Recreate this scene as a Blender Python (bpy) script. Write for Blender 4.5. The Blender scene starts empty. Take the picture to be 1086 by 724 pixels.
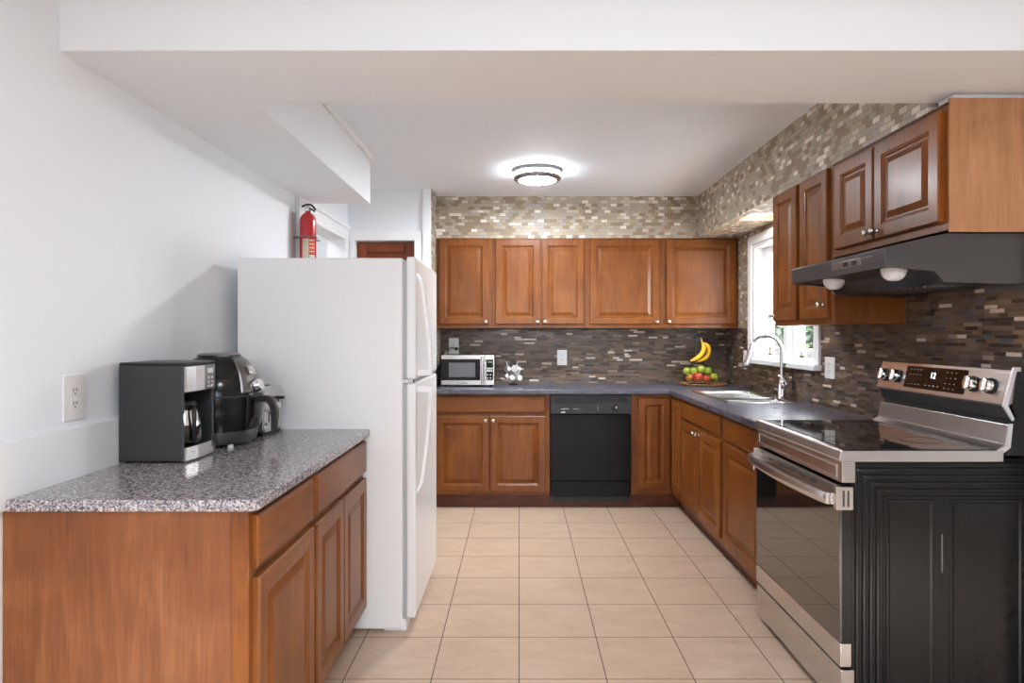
import bpy, bmesh, math, random
from mathutils import Vector, Matrix
random.seed(7)
PI = math.pi
C = bpy.context.scene.collection
sc = bpy.context.scene

# ------------------------------------------------------------------ camera, world, lights, exposure
CAM_H = 1.31
F = 670.0
cam_d = bpy.data.cameras.new('camera'); cam = bpy.data.objects.new('camera', cam_d); C.objects.link(cam)
cam.location = (0, 0, CAM_H); cam.rotation_euler = (PI/2, 0, 0)
cam_d.sensor_width = 36; cam_d.lens = F/1086*36
cam_d.shift_x = -7.7/1086; cam_d.shift_y = -7.0/1086
cam_d.clip_start = 0.05
sc.camera = cam
sc.view_settings.view_transform = 'Standard'; sc.view_settings.look = 'None'
sc.view_settings.exposure = 0.15; sc.view_settings.gamma = 1.0
sc.view_settings.use_curve_mapping = False
sc.cycles.use_denoising = True
sc.cycles.max_bounces = 12; sc.cycles.diffuse_bounces = 6; sc.cycles.glossy_bounces = 5
sc.cycles.sample_clamp_indirect = 6.0
sc.cycles.caustics_reflective = False; sc.cycles.caustics_refractive = False

W = bpy.data.worlds.new('sky'); sc.world = W; W.use_nodes = True
bg = W.node_tree.nodes['Background']; bg.inputs[0].default_value = (0.86, 0.93, 1.0, 1); bg.inputs[1].default_value = 25.0

ZF_ = 2.55
def area(name, loc, rot, sx, sy, power, col=(1, 1, 1), shape='RECTANGLE'):
    l = bpy.data.lights.new(name, 'AREA'); l.shape = shape; l.size = sx
    if shape in ('RECTANGLE', 'ELLIPSE'): l.size_y = sy
    l.energy = power; l.color = col
    o = bpy.data.objects.new(name, l); o.location = loc; o.rotation_euler = rot; C.objects.link(o)
    return o
# added unseen fill light from the rear; sky portal at the sink window
area('added_rear_fill', (0.6, -3.35, 1.45), (PI/2-0.36, 0, 0), 3.2, 1.9, 46, (0.92, 0.965, 1.04)).data.spread = math.radians(70)
pt = area('sky_portal_sink_window', (1.93, 4.24, 1.56), (0, PI/2, 0), 0.86, 1.02, 1.0); pt.data.cycles.is_portal = True
for fill_x in (-0.35, 0.55, 1.45):   # added unseen lamps; their floor bounce brightens the beam's underside
    area('added_floor_fill', (fill_x, 0.55, ZF_-0.01), (0, 0, 0), 0.14, 0.14, 36, (0.80, 0.95, 1.18), 'DISK').data.spread = math.radians(62)
# added fill lamp in the front room, unseen; then the hallway lamp
area('added_front_fill', (0.3, -0.3, 2.45), (0, 0, 0), 0.6, 0.6, 44, (0.90, 0.965, 1.06), 'DISK')
area('hallway_lamp', (-1.95, 4.2, 2.38), (0, 0, 0), 0.4, 0.4, 9, (1, 1, 1), 'DISK')

# ------------------------------------------------------------------ node helpers
class NT:
    def __init__(s, name):
        s.m = bpy.data.materials.new(name); s.m.use_nodes = True
        s.t = s.m.node_tree; s.b = s.t.nodes['Principled BSDF']
    def n(s, kind, **kw):
        nd = s.t.nodes.new(kind)
        for k, v in kw.items(): setattr(nd, k, v)
        return nd
    def link(s, a, b): s.t.links.new(a, b)
    def math(s, op, a, b=0.0, c=None):
        nd = s.n('ShaderNodeMath', operation=op)
        for i, v in enumerate((a, b) if c is None else (a, b, c)):
            if isinstance(v, (int, float)): nd.inputs[i].default_value = v
            else: s.link(v, nd.inputs[i])
        return nd.outputs[0]
    def mixf(s, f, a, b):   # a*(1-f)+b*f
        return s.math('ADD', s.math('MULTIPLY', a, s.math('SUBTRACT', 1.0, f)), s.math('MULTIPLY', b, f))
    def mixc(s, f, a, b, blend='MIX'):
        nd = s.n('ShaderNodeMix', data_type='RGBA', blend_type=blend)
        for sock, v in ((nd.inputs[0], f), (nd.inputs[6], a), (nd.inputs[7], b)):
            if isinstance(v, (int, float)): sock.default_value = v
            elif isinstance(v, tuple): sock.default_value = (*v[:3], 1)
            else: s.link(v, sock)
        return nd.outputs[2]
    def ramp(s, f, stops, interp='LINEAR'):
        nd = s.n('ShaderNodeValToRGB'); cr = nd.color_ramp; cr.interpolation = interp
        while len(cr.elements) < len(stops): cr.elements.new(0.5)
        for e, (p, c) in zip(cr.elements, stops):
            e.position = p; e.color = (*c, 1)
        s.link(f, nd.inputs[0]); return nd.outputs[0]
    def noise(s, vec, scale, detail=3, rough=0.5, dist=0.0):
        nd = s.n('ShaderNodeTexNoise'); nd.inputs['Scale'].default_value = scale
        nd.inputs['Detail'].default_value = detail; nd.inputs['Roughness'].default_value = rough
        nd.inputs['Distortion'].default_value = dist
        s.link(vec, nd.inputs['Vector']); return nd.outputs[0]
    def pos(s):
        g = s.n('ShaderNodeNewGeometry'); return g.outputs['Position'], g.outputs['Normal']
    def xyz(s, v):
        nd = s.n('ShaderNodeSeparateXYZ'); s.link(v, nd.inputs[0]); return nd.outputs
    def comb(s, x, y, z):
        nd = s.n('ShaderNodeCombineXYZ')
        for i, v in enumerate((x, y, z)):
            if isinstance(v, (int, float)): nd.inputs[i].default_value = v
            else: s.link(v, nd.inputs[i])
        return nd.outputs[0]
    def white(s, x, y=0.0):
        nd = s.n('ShaderNodeTexWhiteNoise', noise_dimensions='2D'); s.link(s.comb(x, y, 0.0), nd.inputs['Vector']); return nd.outputs[0]
    def mapping(s, vec, scale):
        nd = s.n('ShaderNodeMapping'); nd.inputs['Scale'].default_value = scale; s.link(vec, nd.inputs[0]); return nd.outputs[0]
    def objco(s):
        tc = s.n('ShaderNodeTexCoord'); oi = s.n('ShaderNodeObjectInfo')
        ad = s.n('ShaderNodeVectorMath', operation='ADD')
        mul = s.math('MULTIPLY', oi.outputs['Random'], 37.0)
        s.link(tc.outputs['Object'], ad.inputs[0]); s.link(s.comb(mul, mul, mul), ad.inputs[1])
        return ad.outputs[0]
    def bump(s, h, strength, dist):
        nd = s.n('ShaderNodeBump'); nd.inputs['Strength'].default_value = strength; nd.inputs['Distance'].default_value = dist
        s.link(h, nd.inputs['Height']); s.link(nd.outputs[0], s.b.inputs['Normal'])
    def set(s, **kw):
        for k, v in kw.items():
            i = s.b.inputs[k.replace('_', ' ')]
            if isinstance(v, (int, float)): i.default_value = v
            elif isinstance(v, tuple): i.default_value = (*v, 1) if len(v) == 3 else v
            else: s.link(v, i)
        return s

def lin(r, g, b):
    f = lambda c: (c/255/12.92) if c/255 <= 0.04045 else ((c/255+0.055)/1.055)**2.4
    return (f(r), f(g), f(b))

def plain(name, col, rough=0.5, metal=0.0, var=0.03, **kw):
    n = NT(name); v = n.objco()
    f = n.noise(v, 9.0, 3)
    n.set(Base_Color=n.mixc(f, tuple(max(0, c*(1-var)) for c in col), tuple(min(1, c*(1+var)) for c in col)), Roughness=rough, Metallic=metal, **kw)
    return n.m

# ------------------------------------------------------------------ materials
def wall_paint(name, col, rough=0.6):
    n = NT(name); p, _ = n.pos()
    f = n.noise(p, 1.3, 3)
    n.set(Base_Color=n.mixc(f, tuple(c*0.985 for c in col), col), Roughness=rough)
    n.bump(n.noise(p, 160.0, 2), 0.05, 0.001)
    return n.m
M_WALL = wall_paint('white wall paint', (0.845, 0.865, 0.885))
M_CEIL = wall_paint('white ceiling paint', (0.83, 0.875, 0.92), 0.7)
M_TRIM = wall_paint('white gloss trim paint', (0.86, 0.87, 0.875), 0.35)

def tile_uv(n):
    p, nm = n.pos(); x, y, z = n.xyz(p)[:3]; nz = n.math('ABSOLUTE', n.xyz(nm)[2])
    h = n.math('GREATER_THAN', nz, 0.5)
    return n.mixf(h, n.math('ADD', x, y), y), n.mixf(h, z, x), y, z

LIGHT = [(0.0, lin(136, 118, 97)), (0.24, lin(168, 155, 136)), (0.42, lin(158, 150, 139)), (0.60, lin(163, 148, 127)),
         (0.72, lin(154, 136, 112)), (0.80, lin(190, 178, 162)), (0.90, lin(216, 208, 197))]
DARK = [(0.0, lin(46, 32, 25)), (0.10, lin(82, 64, 51)), (0.30, lin(108, 87, 69)), (0.50, lin(92, 75, 61)), (0.68, lin(124, 99, 77)),
        (0.80, lin(94, 90, 96)), (0.86, lin(72, 52, 41)), (0.915, lin(146, 126, 112)), (0.955, lin(222, 200, 184))]

def light_mosaic(n, u, v):
    PH, PW = 0.0254, 0.0508
    rv = n.math('DIVIDE', v, PH); row = n.math('FLOOR', rv); fv = n.math('FRACT', rv)
    off = n.math('MULTIPLY', n.math('MODULO', n.math('ABSOLUTE', row), 2.0), 0.5)
    cu = n.math('ADD', n.math('DIVIDE', u, PW), off); col = n.math('FLOOR', cu); fu = n.math('FRACT', cu)
    r = n.white(col, row)
    eu = n.math('MULTIPLY', n.math('MINIMUM', fu, n.math('SUBTRACT', 1.0, fu)), PW)
    ev = n.math('MULTIPLY', n.math('MINIMUM', fv, n.math('SUBTRACT', 1.0, fv)), PH)
    tile = n.math('GREATER_THAN', n.math('MINIMUM', eu, ev), 0.0011)
    c = n.ramp(r, LIGHT, 'CONSTANT')
    return n.mixc(tile, lin(124, 112, 96), c), tile, n.mixf(tile, 0.6, n.mixf(n.math('GREATER_THAN', r, 0.6), 0.5, 0.36))

def dark_mosaic(n, u, v):
    PH = 0.0158
    rv = n.math('DIVIDE', v, PH); row = n.math('FLOOR', rv); fv = n.math('FRACT', rv)
    rr = n.white(row, 3.3)
    L = n.math('ADD', 0.115, n.math('MULTIPLY', n.white(row, 9.1), 0.07))
    cu = n.math('ADD', n.math('DIVIDE', u, L), n.math('MULTIPLY', rr, 17.0)); col = n.math('FLOOR', cu); fu = n.math('FRACT', cu)
    cut = n.math('ADD', 0.32, n.math('MULTIPLY', n.white(col, n.math('ADD', row, 0.37)), 0.36))
    sub = n.math('GREATER_THAN', fu, cut)
    r = n.white(n.math('ADD', n.math('MULTIPLY', col, 2.0), sub), row)
    e = n.math('MINIMUM', n.math('MINIMUM', fu, n.math('SUBTRACT', 1.0, fu)), n.math('ABSOLUTE', n.math('SUBTRACT', fu, cut)))
    eu = n.math('MULTIPLY', e, L)
    ev = n.math('MULTIPLY', n.math('MINIMUM', fv, n.math('SUBTRACT', 1.0, fv)), PH)
    tile = n.math('GREATER_THAN', n.math('MINIMUM', eu, ev), 0.0009)
    c = n.ramp(r, DARK, 'CONSTANT')
    tint = n.white(n.math('ADD', col, 31.0), n.math('ADD', row, n.math('MULTIPLY', sub, 0.5)))
    c = n.mixc(n.math('MULTIPLY', tint, 0.30), c, (0.02, 0.015, 0.012))
    return n.mixc(tile, lin(98, 86, 72), c), tile, n.mixf(tile, 0.6, n.mixf(n.math('GREATER_THAN', r, 0.6), 0.34, 0.18))

def mosaic(name, kind):
    n = NT(name); u, v, y, z = tile_uv(n)
    if kind == 'light': c, t, r = light_mosaic(n, u, v)
    elif kind == 'dark': c, t, r = dark_mosaic(n, u, v)
    else:
        c1, t1, r1 = light_mosaic(n, u, v); c2, t2, r2 = dark_mosaic(n, u, v)
        f = n.math('MULTIPLY', n.math('GREATER_THAN', z, 1.362), n.math('GREATER_THAN', y, 2.87))
        c = n.mixc(f, c2, c1); t = n.mixf(f, t2, t1); r = n.mixf(f, r2, r1)
    n.set(Base_Color=c, Roughness=r, Specular_IOR_Level=0.38); n.bump(t, 0.4, 0.0012)
    return n.m
M_LIGHT = mosaic('beige stone brick mosaic', 'light')
M_DARK = mosaic('brown glass strip mosaic', 'dark')
M_BOTH = mosaic('strip mosaic below and brick mosaic above', 'both')

def floor_tile():
    n = NT('beige ceramic floor tile'); p, _ = n.pos(); x, y, z = n.xyz(p)[:3]
    T = 0.3335
    cx = n.math('DIVIDE', n.math('ADD', x, 0.001), T); cy = n.math('DIVIDE', n.math('SUBTRACT', y, 2.405), T)
    fx = n.math('FRACT', cx); fy = n.math('FRACT', cy)
    r = n.white(n.math('FLOOR', cx), n.math('FLOOR', cy))
    e = n.math('MULTIPLY', n.math('MINIMUM', n.math('MINIMUM', fx, n.math('SUBTRACT', 1.0, fx)), n.math('MINIMUM', fy, n.math('SUBTRACT', 1.0, fy))), T)
    tile = n.math('GREATER_THAN', e, 0.0022)
    v = n.n('ShaderNodeVectorMath', operation='ADD'); n.link(n.mapping(p, (1.0, 2.2, 1.0)), v.inputs[0]); n.link(n.comb(n.math('MULTIPLY', r, 11.0), n.math('MULTIPLY', r, 5.0), 0.0), v.inputs[1])
    a = n.noise(v.outputs[0], 5.0, 6, 0.62, 0.6); b = n.noise(v.outputs[0], 26.0, 4, 0.6, 1.0)
    c = n.ramp(n.mixf(0.35, a, b), [(0.28, lin(180, 153, 131)), (0.5, lin(196, 171, 148)), (0.72, lin(208, 186, 164))])
    c = n.mixc(n.math('MULTIPLY', r, 0.18), c, lin(184, 154, 126))
    n.set(Base_Color=n.mixc(tile, lin(104, 82, 66), c), Roughness=n.mixf(tile, 0.8, n.mixf(b, 0.24, 0.40)))
    n.bump(tile, 0.4, 0.0015)
    return n.m
M_FLOOR = floor_tile()

def wood(name, dark, mid, light, horiz=False, rough=0.33, coat=0.06):
    n = NT(name); v = n.objco()
    g = n.mapping(v, (2.2, 9.0, 9.0) if horiz else (9.0, 9.0, 1.1))
    a = n.noise(g, 2.0, 6, 0.6, 1.4)
    fine = n.noise(n.mapping(v, (6.0, 160.0, 160.0) if horiz else (160.0, 160.0, 6.0)), 1.0, 3)
    blot = n.noise(v, 3.0, 3, 0.5, 0.8)
    f = n.math('ADD', n.math('ADD', n.math('MULTIPLY', a, 0.45), n.math('MULTIPLY', fine, 0.2)), n.math('MULTIPLY', blot, 0.35))
    c = n.ramp(f, [(0.32, dark), (0.5, mid), (0.68, light)])
    n.set(Base_Color=c, Roughness=n.mixf(fine, rough-0.04, rough+0.06), Coat_Weight=coat, Coat_Roughness=0.18, Specular_IOR_Level=0.28)
    n.bump(fine, 0.06, 0.0006)
    return n.m
WD = (lin(86, 44, 12), lin(112, 62, 20), lin(134, 80, 30))
M_WOOD = wood('stained maple upright grain', *WD)
M_WOODH = wood('stained maple lying grain', *WD, horiz=True)
M_PLY = wood('maple veneer side panel', lin(98, 55, 28), lin(121, 73, 42), lin(146, 97, 62), rough=0.42, coat=0.0)
M_PLYL = wood('lightened maple veneer end panel', lin(138, 94, 62), lin(160, 114, 80), lin(180, 134, 98), rough=0.42, coat=0.0)  # lightened copy of the side panel veneer, for the panel above the hood
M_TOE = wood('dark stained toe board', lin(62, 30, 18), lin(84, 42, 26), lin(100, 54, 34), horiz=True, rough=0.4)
M_DOORW = wood('red brown door wood', lin(96, 44, 22), lin(122, 60, 32), lin(140, 74, 42), rough=0.35)
M_RAW = plain('raw cut wood edge', lin(196, 140, 84), 0.6, var=0.15)

def granite():
    n = NT('grey speckled granite'); p, _ = n.pos()
    vo = n.n('ShaderNodeTexVoronoi'); vo.inputs['Scale'].default_value = 230; n.link(p, vo.inputs['Vector'])
    r = n.xyz(vo.outputs['Color'])[0]
    a = n.noise(p, 95.0, 4, 0.6)
    f = n.math('ADD', n.math('MULTIPLY', r, 0.5), n.math('MULTIPLY', a, 0.5))
    c = n.ramp(f, [(0.20, lin(62, 58, 64)), (0.34, lin(104, 99, 105)), (0.48, lin(142, 137, 141)), (0.62, lin(170, 163, 165)), (0.78, lin(214, 206, 204))])
    n.set(Base_Color=c, Roughness=0.10)
    return n.m
M_GRANITE = granite()
def laminate():
    n = NT('dark slate laminate'); p, _ = n.pos()
    a = n.noise(p, 26.0, 6, 0.7, 0.8)
    n.set(Base_Color=n.ramp(a, [(0.3, lin(58, 57, 66)), (0.55, lin(80, 79, 90)), (0.75, lin(104, 102, 112))]), Roughness=n.mixf(a, 0.22, 0.36))
    return n.m
M_LAM = laminate()
def steel(name, col=(0.60, 0.575, 0.56), rough=0.26, sc_=(2.0, 2.0, 300.0)):
    n = NT(name); v = n.objco()
    f = n.noise(n.mapping(v, sc_), 1.0, 2)
    n.set(Base_Color=n.mixc(f, tuple(c*0.98 for c in col), tuple(min(1, c*1.02) for c in col)), Metallic=1.0, Roughness=n.mixf(f, rough-0.01, rough+0.02))
    return n.m
M_STEEL = steel('brushed stainless steel')
M_STEELD = steel('grey satin steel', (0.22, 0.215, 0.21), 0.34)
M_SINK = steel('sink stainless steel', (0.72, 0.71, 0.70), 0.22)
M_CHROME = plain('polished chrome', (0.82, 0.82, 0.83), 0.06, 1.0, 0.01)
M_NICKEL = plain('satin nickel', (0.72, 0.69, 0.64), 0.22, 1.0, 0.02)
M_BAND = plain('brushed nickel lamp band', (0.34, 0.335, 0.33), 0.35, 1.0, 0.02)
M_BLACK = plain('black gloss enamel', (0.009, 0.009, 0.009), 0.14, 0.0, 0.1, Specular_IOR_Level=0.26)
M_DWB = plain('black dishwasher enamel', (0.007, 0.007, 0.0075), 0.2, 0.0, 0.1, Specular_IOR_Level=0.12)
M_BLACKS = plain('black satin plastic', (0.013, 0.013, 0.014), 0.38, 0.0, 0.1, Specular_IOR_Level=0.35)
M_GREYP = plain('charcoal plastic', (0.026, 0.026, 0.027), 0.45, 0.0, 0.08)
M_DWP = plain('dishwasher control grey black', (0.028, 0.028, 0.030), 0.35, 0.0, 0.08, Specular_IOR_Level=0.2)
M_GLASSK = plain('black ceramic glass', (0.008, 0.008, 0.008), 0.05, 0.0, 0.02, Specular_IOR_Level=0.35)
M_GLASSB = plain('black oven glass', (0.010, 0.009, 0.009), 0.03, 0.0, 0.02, Specular_IOR_Level=0.9, Coat_Weight=0.7, Coat_Roughness=0.02)
M_FRIDGE = plain('white appliance enamel', (0.83, 0.835, 0.83), 0.25, 0.0, 0.012)
M_GASKET = plain('grey rubber gasket', (0.42, 0.43, 0.43), 0.6)
M_WHITEP = plain('white plastic', (0.80, 0.79, 0.77), 0.35, 0.0, 0.015)
M_VINYL = plain('white window vinyl', (0.84, 0.85, 0.86), 0.35, 0.0, 0.01)
M_SLOT = plain('dark socket slot', (0.03, 0.03, 0.03), 0.6)
M_MWWIN = plain('microwave window mesh', lin(96, 95, 100), 0.22, 0.0, 0.04)
M_RED = plain('fire red enamel', lin(176, 22, 28), 0.22, 0.0, 0.06, Coat_Weight=0.5)
M_LABELB = plain('cream label paper', lin(216, 200, 176), 0.55, 0.0, 0.04)
M_LABELR = plain('orange red label paper', lin(226, 74, 52), 0.5, 0.0, 0.05)
M_LABELW = plain('white label paper', lin(226, 222, 218), 0.5, 0.0, 0.04)
M_BANANA = plain('banana peel yellow', lin(236, 184, 40), 0.45, 0.0, 0.12)
M_BSTEM = plain('banana stem', lin(150, 130, 70), 0.6, 0.0, 0.2)
M_BTIP = plain('banana tip', lin(70, 50, 24), 0.7)
def apple(name, a, b):
    n = NT(name); v = n.objco(); f = n.noise(n.mapping(v, (1, 1, 0.5)), 22.0, 3, 0.5, 0.5)
    n.set(Base_Color=n.ramp(f, [(0.38, a), (0.66, b)]), Roughness=0.3); return n.m
M_APG = apple('green apple skin', lin(132, 156, 44), lin(186, 192, 84))
M_APR = apple('red apple skin', lin(170, 34, 26), lin(214, 92, 54))
M_APM = apple('blushed apple skin', lin(150, 140, 54), lin(206, 96, 56))
M_APS = plain('apple stem', lin(70, 48, 26), 0.8)
def wicker():
    n = NT('woven tan wicker'); v = n.objco()
    w = n.n('ShaderNodeTexWave', wave_type='RINGS', rings_direction='Z'); w.inputs['Scale'].default_value = 26; w.inputs['Distortion'].default_value = 3; w.inputs['Detail'].default_value = 2
    n.link(v, w.inputs['Vector']); f = w.outputs['Fac'] if 'Fac' in w.outputs else w.outputs[1]
    n.set(Base_Color=n.ramp(f, [(0.2, lin(150, 100, 54)), (0.7, lin(212, 164, 102))]), Roughness=0.7); n.bump(f, 0.6, 0.003); return n.m
M_WICKER = wicker()
def glass(name, col=(1, 1, 1), rough=0.0):
    n = NT(name); n.set(Base_Color=col, Roughness=rough, Transmission_Weight=1.0, IOR=1.45); return n.m
def pane_glass():
    n = NT('window pane glass'); t = n.n('ShaderNodeBsdfTransparent'); g = n.n('ShaderNodeBsdfGlossy'); g.inputs['Roughness'].default_value = 0.02
    m = n.n('ShaderNodeMixShader'); lw = n.n('ShaderNodeLayerWeight'); fc = n.math('ADD', 0.03, n.math('MULTIPLY', n.math('POWER', lw.outputs['Facing'], 4.0), 0.4))
    n.link(fc, m.inputs[0]); n.link(t.outputs[0], m.inputs[1]); n.link(g.outputs[0], m.inputs[2])
    n.link(m.outputs[0], n.t.nodes['Material Output'].inputs[0]); return n.m
M_PANE = pane_glass()
M_CARAFE = glass('carafe glass', (0.80, 0.80, 0.82), 0.02)
M_LENS = plain('frosted lamp lens', (0.80, 0.79, 0.80), 0.35, 0.0, 0.05, Subsurface_Weight=0.0)
def emit(name, col, s):
    n = NT(name); n.set(Base_Color=(0.9, 0.9, 0.9), Emission_Color=col, Emission_Strength=s, Roughness=0.4); return n.m
M_LAMP = emit('lit lamp diffuser', (0.90, 0.97, 1.04), 60.0)
M_RING = emit('lit lamp ring', (0.90, 0.97, 1.04), 55.0)
M_CAN = emit('lit recessed panel', (1.0, 0.97, 0.92), 7.0)
M_CLOCK = emit('lit clock digits', (0.75, 0.88, 1.0), 2.2)
def leafmat():
    n = NT('shrub leaves'); v = n.objco(); f = n.noise(v, 3.0, 3)
    n.set(Base_Color=n.ramp(f, [(0.3, lin(22, 38, 14)), (0.6, lin(38, 58, 22)), (0.8, lin(60, 78, 36))]), Roughness=0.5); return n.m
M_LEAF = leafmat()
M_GROUND = plain('pale unseen ground', lin(196, 194, 190), 0.9, 0.0, 0.08)  # ground colour kept pale so the light it bounces stays neutral

# ------------------------------------------------------------------ mesh helpers
def BM(): return bmesh.new()
def box(bm, x0, x1, y0, y1, z0, z1, mi=0):
    x0, x1 = sorted((x0, x1)); y0, y1 = sorted((y0, y1)); z0, z1 = sorted((z0, z1))
    v = [bm.verts.new(p) for p in ((x0, y0, z0), (x1, y0, z0), (x1, y1, z0), (x0, y1, z0), (x0, y0, z1), (x1, y0, z1), (x1, y1, z1), (x0, y1, z1))]
    for f in ((3, 2, 1, 0), (4, 5, 6, 7), (0, 1, 5, 4), (1, 2, 6, 5), (2, 3, 7, 6), (3, 0, 4, 7)):
        bm.faces.new([v[i] for i in f]).material_index = mi
    return bm
def prism(bm, poly, a0, a1, axis='y', mi=0):
    """poly: 2D points; axis y -> (x,z) points run along y; axis x -> (y,z); axis z -> (x,y)"""
    def P(p, a): return {'y': (p[0], a, p[1]), 'x': (a, p[0], p[1]), 'z': (p[0], p[1], a)}[axis]
    A = [bm.verts.new(P(p, a0)) for p in poly]; B = [bm.verts.new(P(p, a1)) for p in poly]
    n = len(poly)
    fs = [bm.faces.new(A), bm.faces.new(B[::-1])]
    for i in range(n): fs.append(bm.faces.new((A[i], B[i], B[(i+1) % n], A[(i+1) % n])))
    for f in fs: f.material_index = mi
    return bm
def lathe(bm, prof, c=(0, 0, 0), seg=24, axis=(0, 0, 1), sx=1.0, sy=1.0, mi=0):
    q = Vector((0, 0, 1)).rotation_difference(Vector(axis)).to_matrix(); c = Vector(c)
    rings = []
    for r, h in prof:
        if r < 1e-6: rings.append([bm.verts.new(c + q @ Vector((0, 0, h)))])
        else: rings.append([bm.verts.new(c + q @ Vector((r*math.cos(2*PI*k/seg)*sx, r*math.sin(2*PI*k/seg)*sy, h))) for k in range(seg)])
    for A, B in zip(rings, rings[1:]):
        for k in range(seg):
            k2 = (k+1) % seg
            if len(A) == 1 and len(B) == 1: continue
            if len(A) == 1: f = bm.faces.new((A[0], B[k2], B[k]))
            elif len(B) == 1: f = bm.faces.new((A[k], A[k2], B[0]))
            else: f = bm.faces.new((A[k], A[k2], B[k2], B[k]))
            f.material_index = mi
    for R, rev in ((rings[0], True), (rings[-1], False)):
        if len(R) > 2: bm.faces.new(R[::-1] if rev else R).material_index = mi
    return bm
def tube(bm, pts, r, seg=10, closed=False, mi=0):
    pts = [Vector(p) for p in pts]; n = len(pts); rr = r if isinstance(r, (list, tuple)) else [r]*n
    rings = []; prev = None
    for i, p in enumerate(pts):
        if closed: t = (pts[(i+1) % n]-pts[i-1]).normalized()
        else: t = (pts[min(i+1, n-1)]-pts[max(i-1, 0)]).normalized()
        if prev is None:
            u = t.orthogonal().normalized()
        else:
            u = (prev - t*prev.dot(t))
            u = u.normalized() if u.length > 1e-6 else t.orthogonal().normalized()
        prev = u; w = t.cross(u)
        rings.append([bm.verts.new(p + (u*math.cos(2*PI*k/seg) + w*math.sin(2*PI*k/seg))*rr[i]) for k in range(seg)])
    for i in range(n if closed else n-1):
        A, B = rings[i], rings[(i+1) % n]
        for k in range(seg): bm.faces.new((A[k], A[(k+1) % seg], B[(k+1) % seg], B[k])).material_index = mi
    if not closed:
        bm.faces.new(rings[0][::-1]).material_index = mi; bm.faces.new(rings[-1]).material_index = mi
    return bm
def smooth_path(ctrl, n=8):
    ctrl = [Vector(c) for c in ctrl]; out = []
    P = [2*ctrl[0]-ctrl[1]] + ctrl + [2*ctrl[-1]-ctrl[-2]]
    for i in range(1, len(P)-2):
        for k in range(n):
            t = k/n; a, b, c, d = P[i-1], P[i], P[i+1], P[i+2]
            out.append(0.5*((2*b)+(c-a)*t+(2*a-5*b+4*c-d)*t*t+(3*b-a-3*c+d)*t**3))
    out.append(ctrl[-1]); return out
def grid_solid(bm, us, vs, occ, w0, w1, plane='xy', mi=0):
    """a slab of cells in a plane, with holes where occ is False; side faces only at its borders"""
    def P(u, v, w): return {'xy': (u, v, w), 'xz': (u, w, v), 'yz': (w, u, v)}[plane]
    V = {}
    def vert(i, j, k):
        if (i, j, k) not in V: V[(i, j, k)] = bm.verts.new(P(us[i], vs[j], (w0, w1)[k]))
        return V[(i, j, k)]
    nu, nv = len(us)-1, len(vs)-1
    O = lambda i, j: 0 <= i < nu and 0 <= j < nv and occ((us[i]+us[i+1])/2, (vs[j]+vs[j+1])/2)
    for i in range(nu):
        for j in range(nv):
            if not O(i, j): continue
            for k in (0, 1): bm.faces.new([vert(i, j, k), vert(i+1, j, k), vert(i+1, j+1, k), vert(i, j+1, k)])
            for (di, dj, a, b) in ((-1, 0, (i, j), (i, j+1)), (1, 0, (i+1, j), (i+1, j+1)), (0, -1, (i, j), (i+1, j)), (0, 1, (i, j+1), (i+1, j+1))):
                if not O(i+di, j+dj): bm.faces.new([vert(*a, 0), vert(*b, 0), vert(*b, 1), vert(*a, 1)])
    for f in bm.faces: f.material_index = mi
    return bm
OFF = {}
def obj(name, bm, mat, parent=None, smooth=False, bevel=0.0, bseg=2, ang=35, local=False):
    bmesh.ops.recalc_face_normals(bm, faces=bm.faces[:])
    if parent is not None and not local: bmesh.ops.translate(bm, verts=bm.verts[:], vec=-OFF[parent.name])
    me = bpy.data.meshes.new(name); bm.to_mesh(me); bm.free()
    for m in (mat if isinstance(mat, (list, tuple)) else [mat]): me.materials.append(m)
    if smooth:
        for p in me.polygons: p.use_smooth = True
        me.set_sharp_from_angle(angle=math.radians(ang))
    o = bpy.data.objects.new(name, me); C.objects.link(o)
    if parent is not None: o.parent = parent; OFF[o.name] = OFF[parent.name]
    else: OFF[o.name] = Vector((0, 0, 0))
    if bevel > 0:
        b = o.modifiers.new('bevel', 'BEVEL'); b.width = bevel; b.segments = bseg; b.limit_method = 'ANGLE'; b.angle_limit = math.radians(40); b.harden_normals = False
    return o
def tag(o, label, cat, group=None):
    o['label'] = label; o['category'] = cat
    if group: o['group'] = group
    return o
def thing(name, label, cat, loc=(0, 0, 0), rz=0.0, group=None):
    o = bpy.data.objects.new(name, None); C.objects.link(o); o.empty_display_size = 0.1
    o.location = loc; o.rotation_euler = (0, 0, rz); OFF[o.name] = Vector(loc)
    return tag(o, label, cat, group)
def struct(name, bm, mat, parent=None, **kw):
    o = obj(name, bm, mat, parent, **kw)
    if parent is None: o['kind'] = 'structure'
    return o
def copy_tree(o, parent=None):
    c = o.copy(); C.objects.link(c); OFF[c.name] = Vector((0, 0, 0))
    if parent is not None: c.parent = parent
    for ch in list(o.children): copy_tree(ch, c)
    return c

# ------------------------------------------------------------------ the room
XL, XR, YB = -1.31, 1.755, 5.37
ZC = 2.42          # kitchen ceiling
ZF = 2.55          # front room ceiling
SX, SY = 1.43, 5.06   # faces of the tiled soffits
UB, UT = 1.365, 2.085 # wall cabinets, bottom and top
CT = 0.90          # dark worktop height
struct('floor', box(BM(), -2.6, 3.3, -3.5, 5.5, -0.1, 0), M_FLOOR)
struct('ceiling', box(BM(), -2.6, XR+0.15, 2.0, 5.5, ZC, ZC+0.1), M_CEIL)
struct('front_room_ceiling', box(BM(), -1.43, 3.3, -3.5, 1.80, ZF, ZF+0.1), M_CEIL)
struct('ceiling_beam', box(BM(), XL, 3.2, 1.80, 2.21, 2.12, 2.65), M_WALL)
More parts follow.
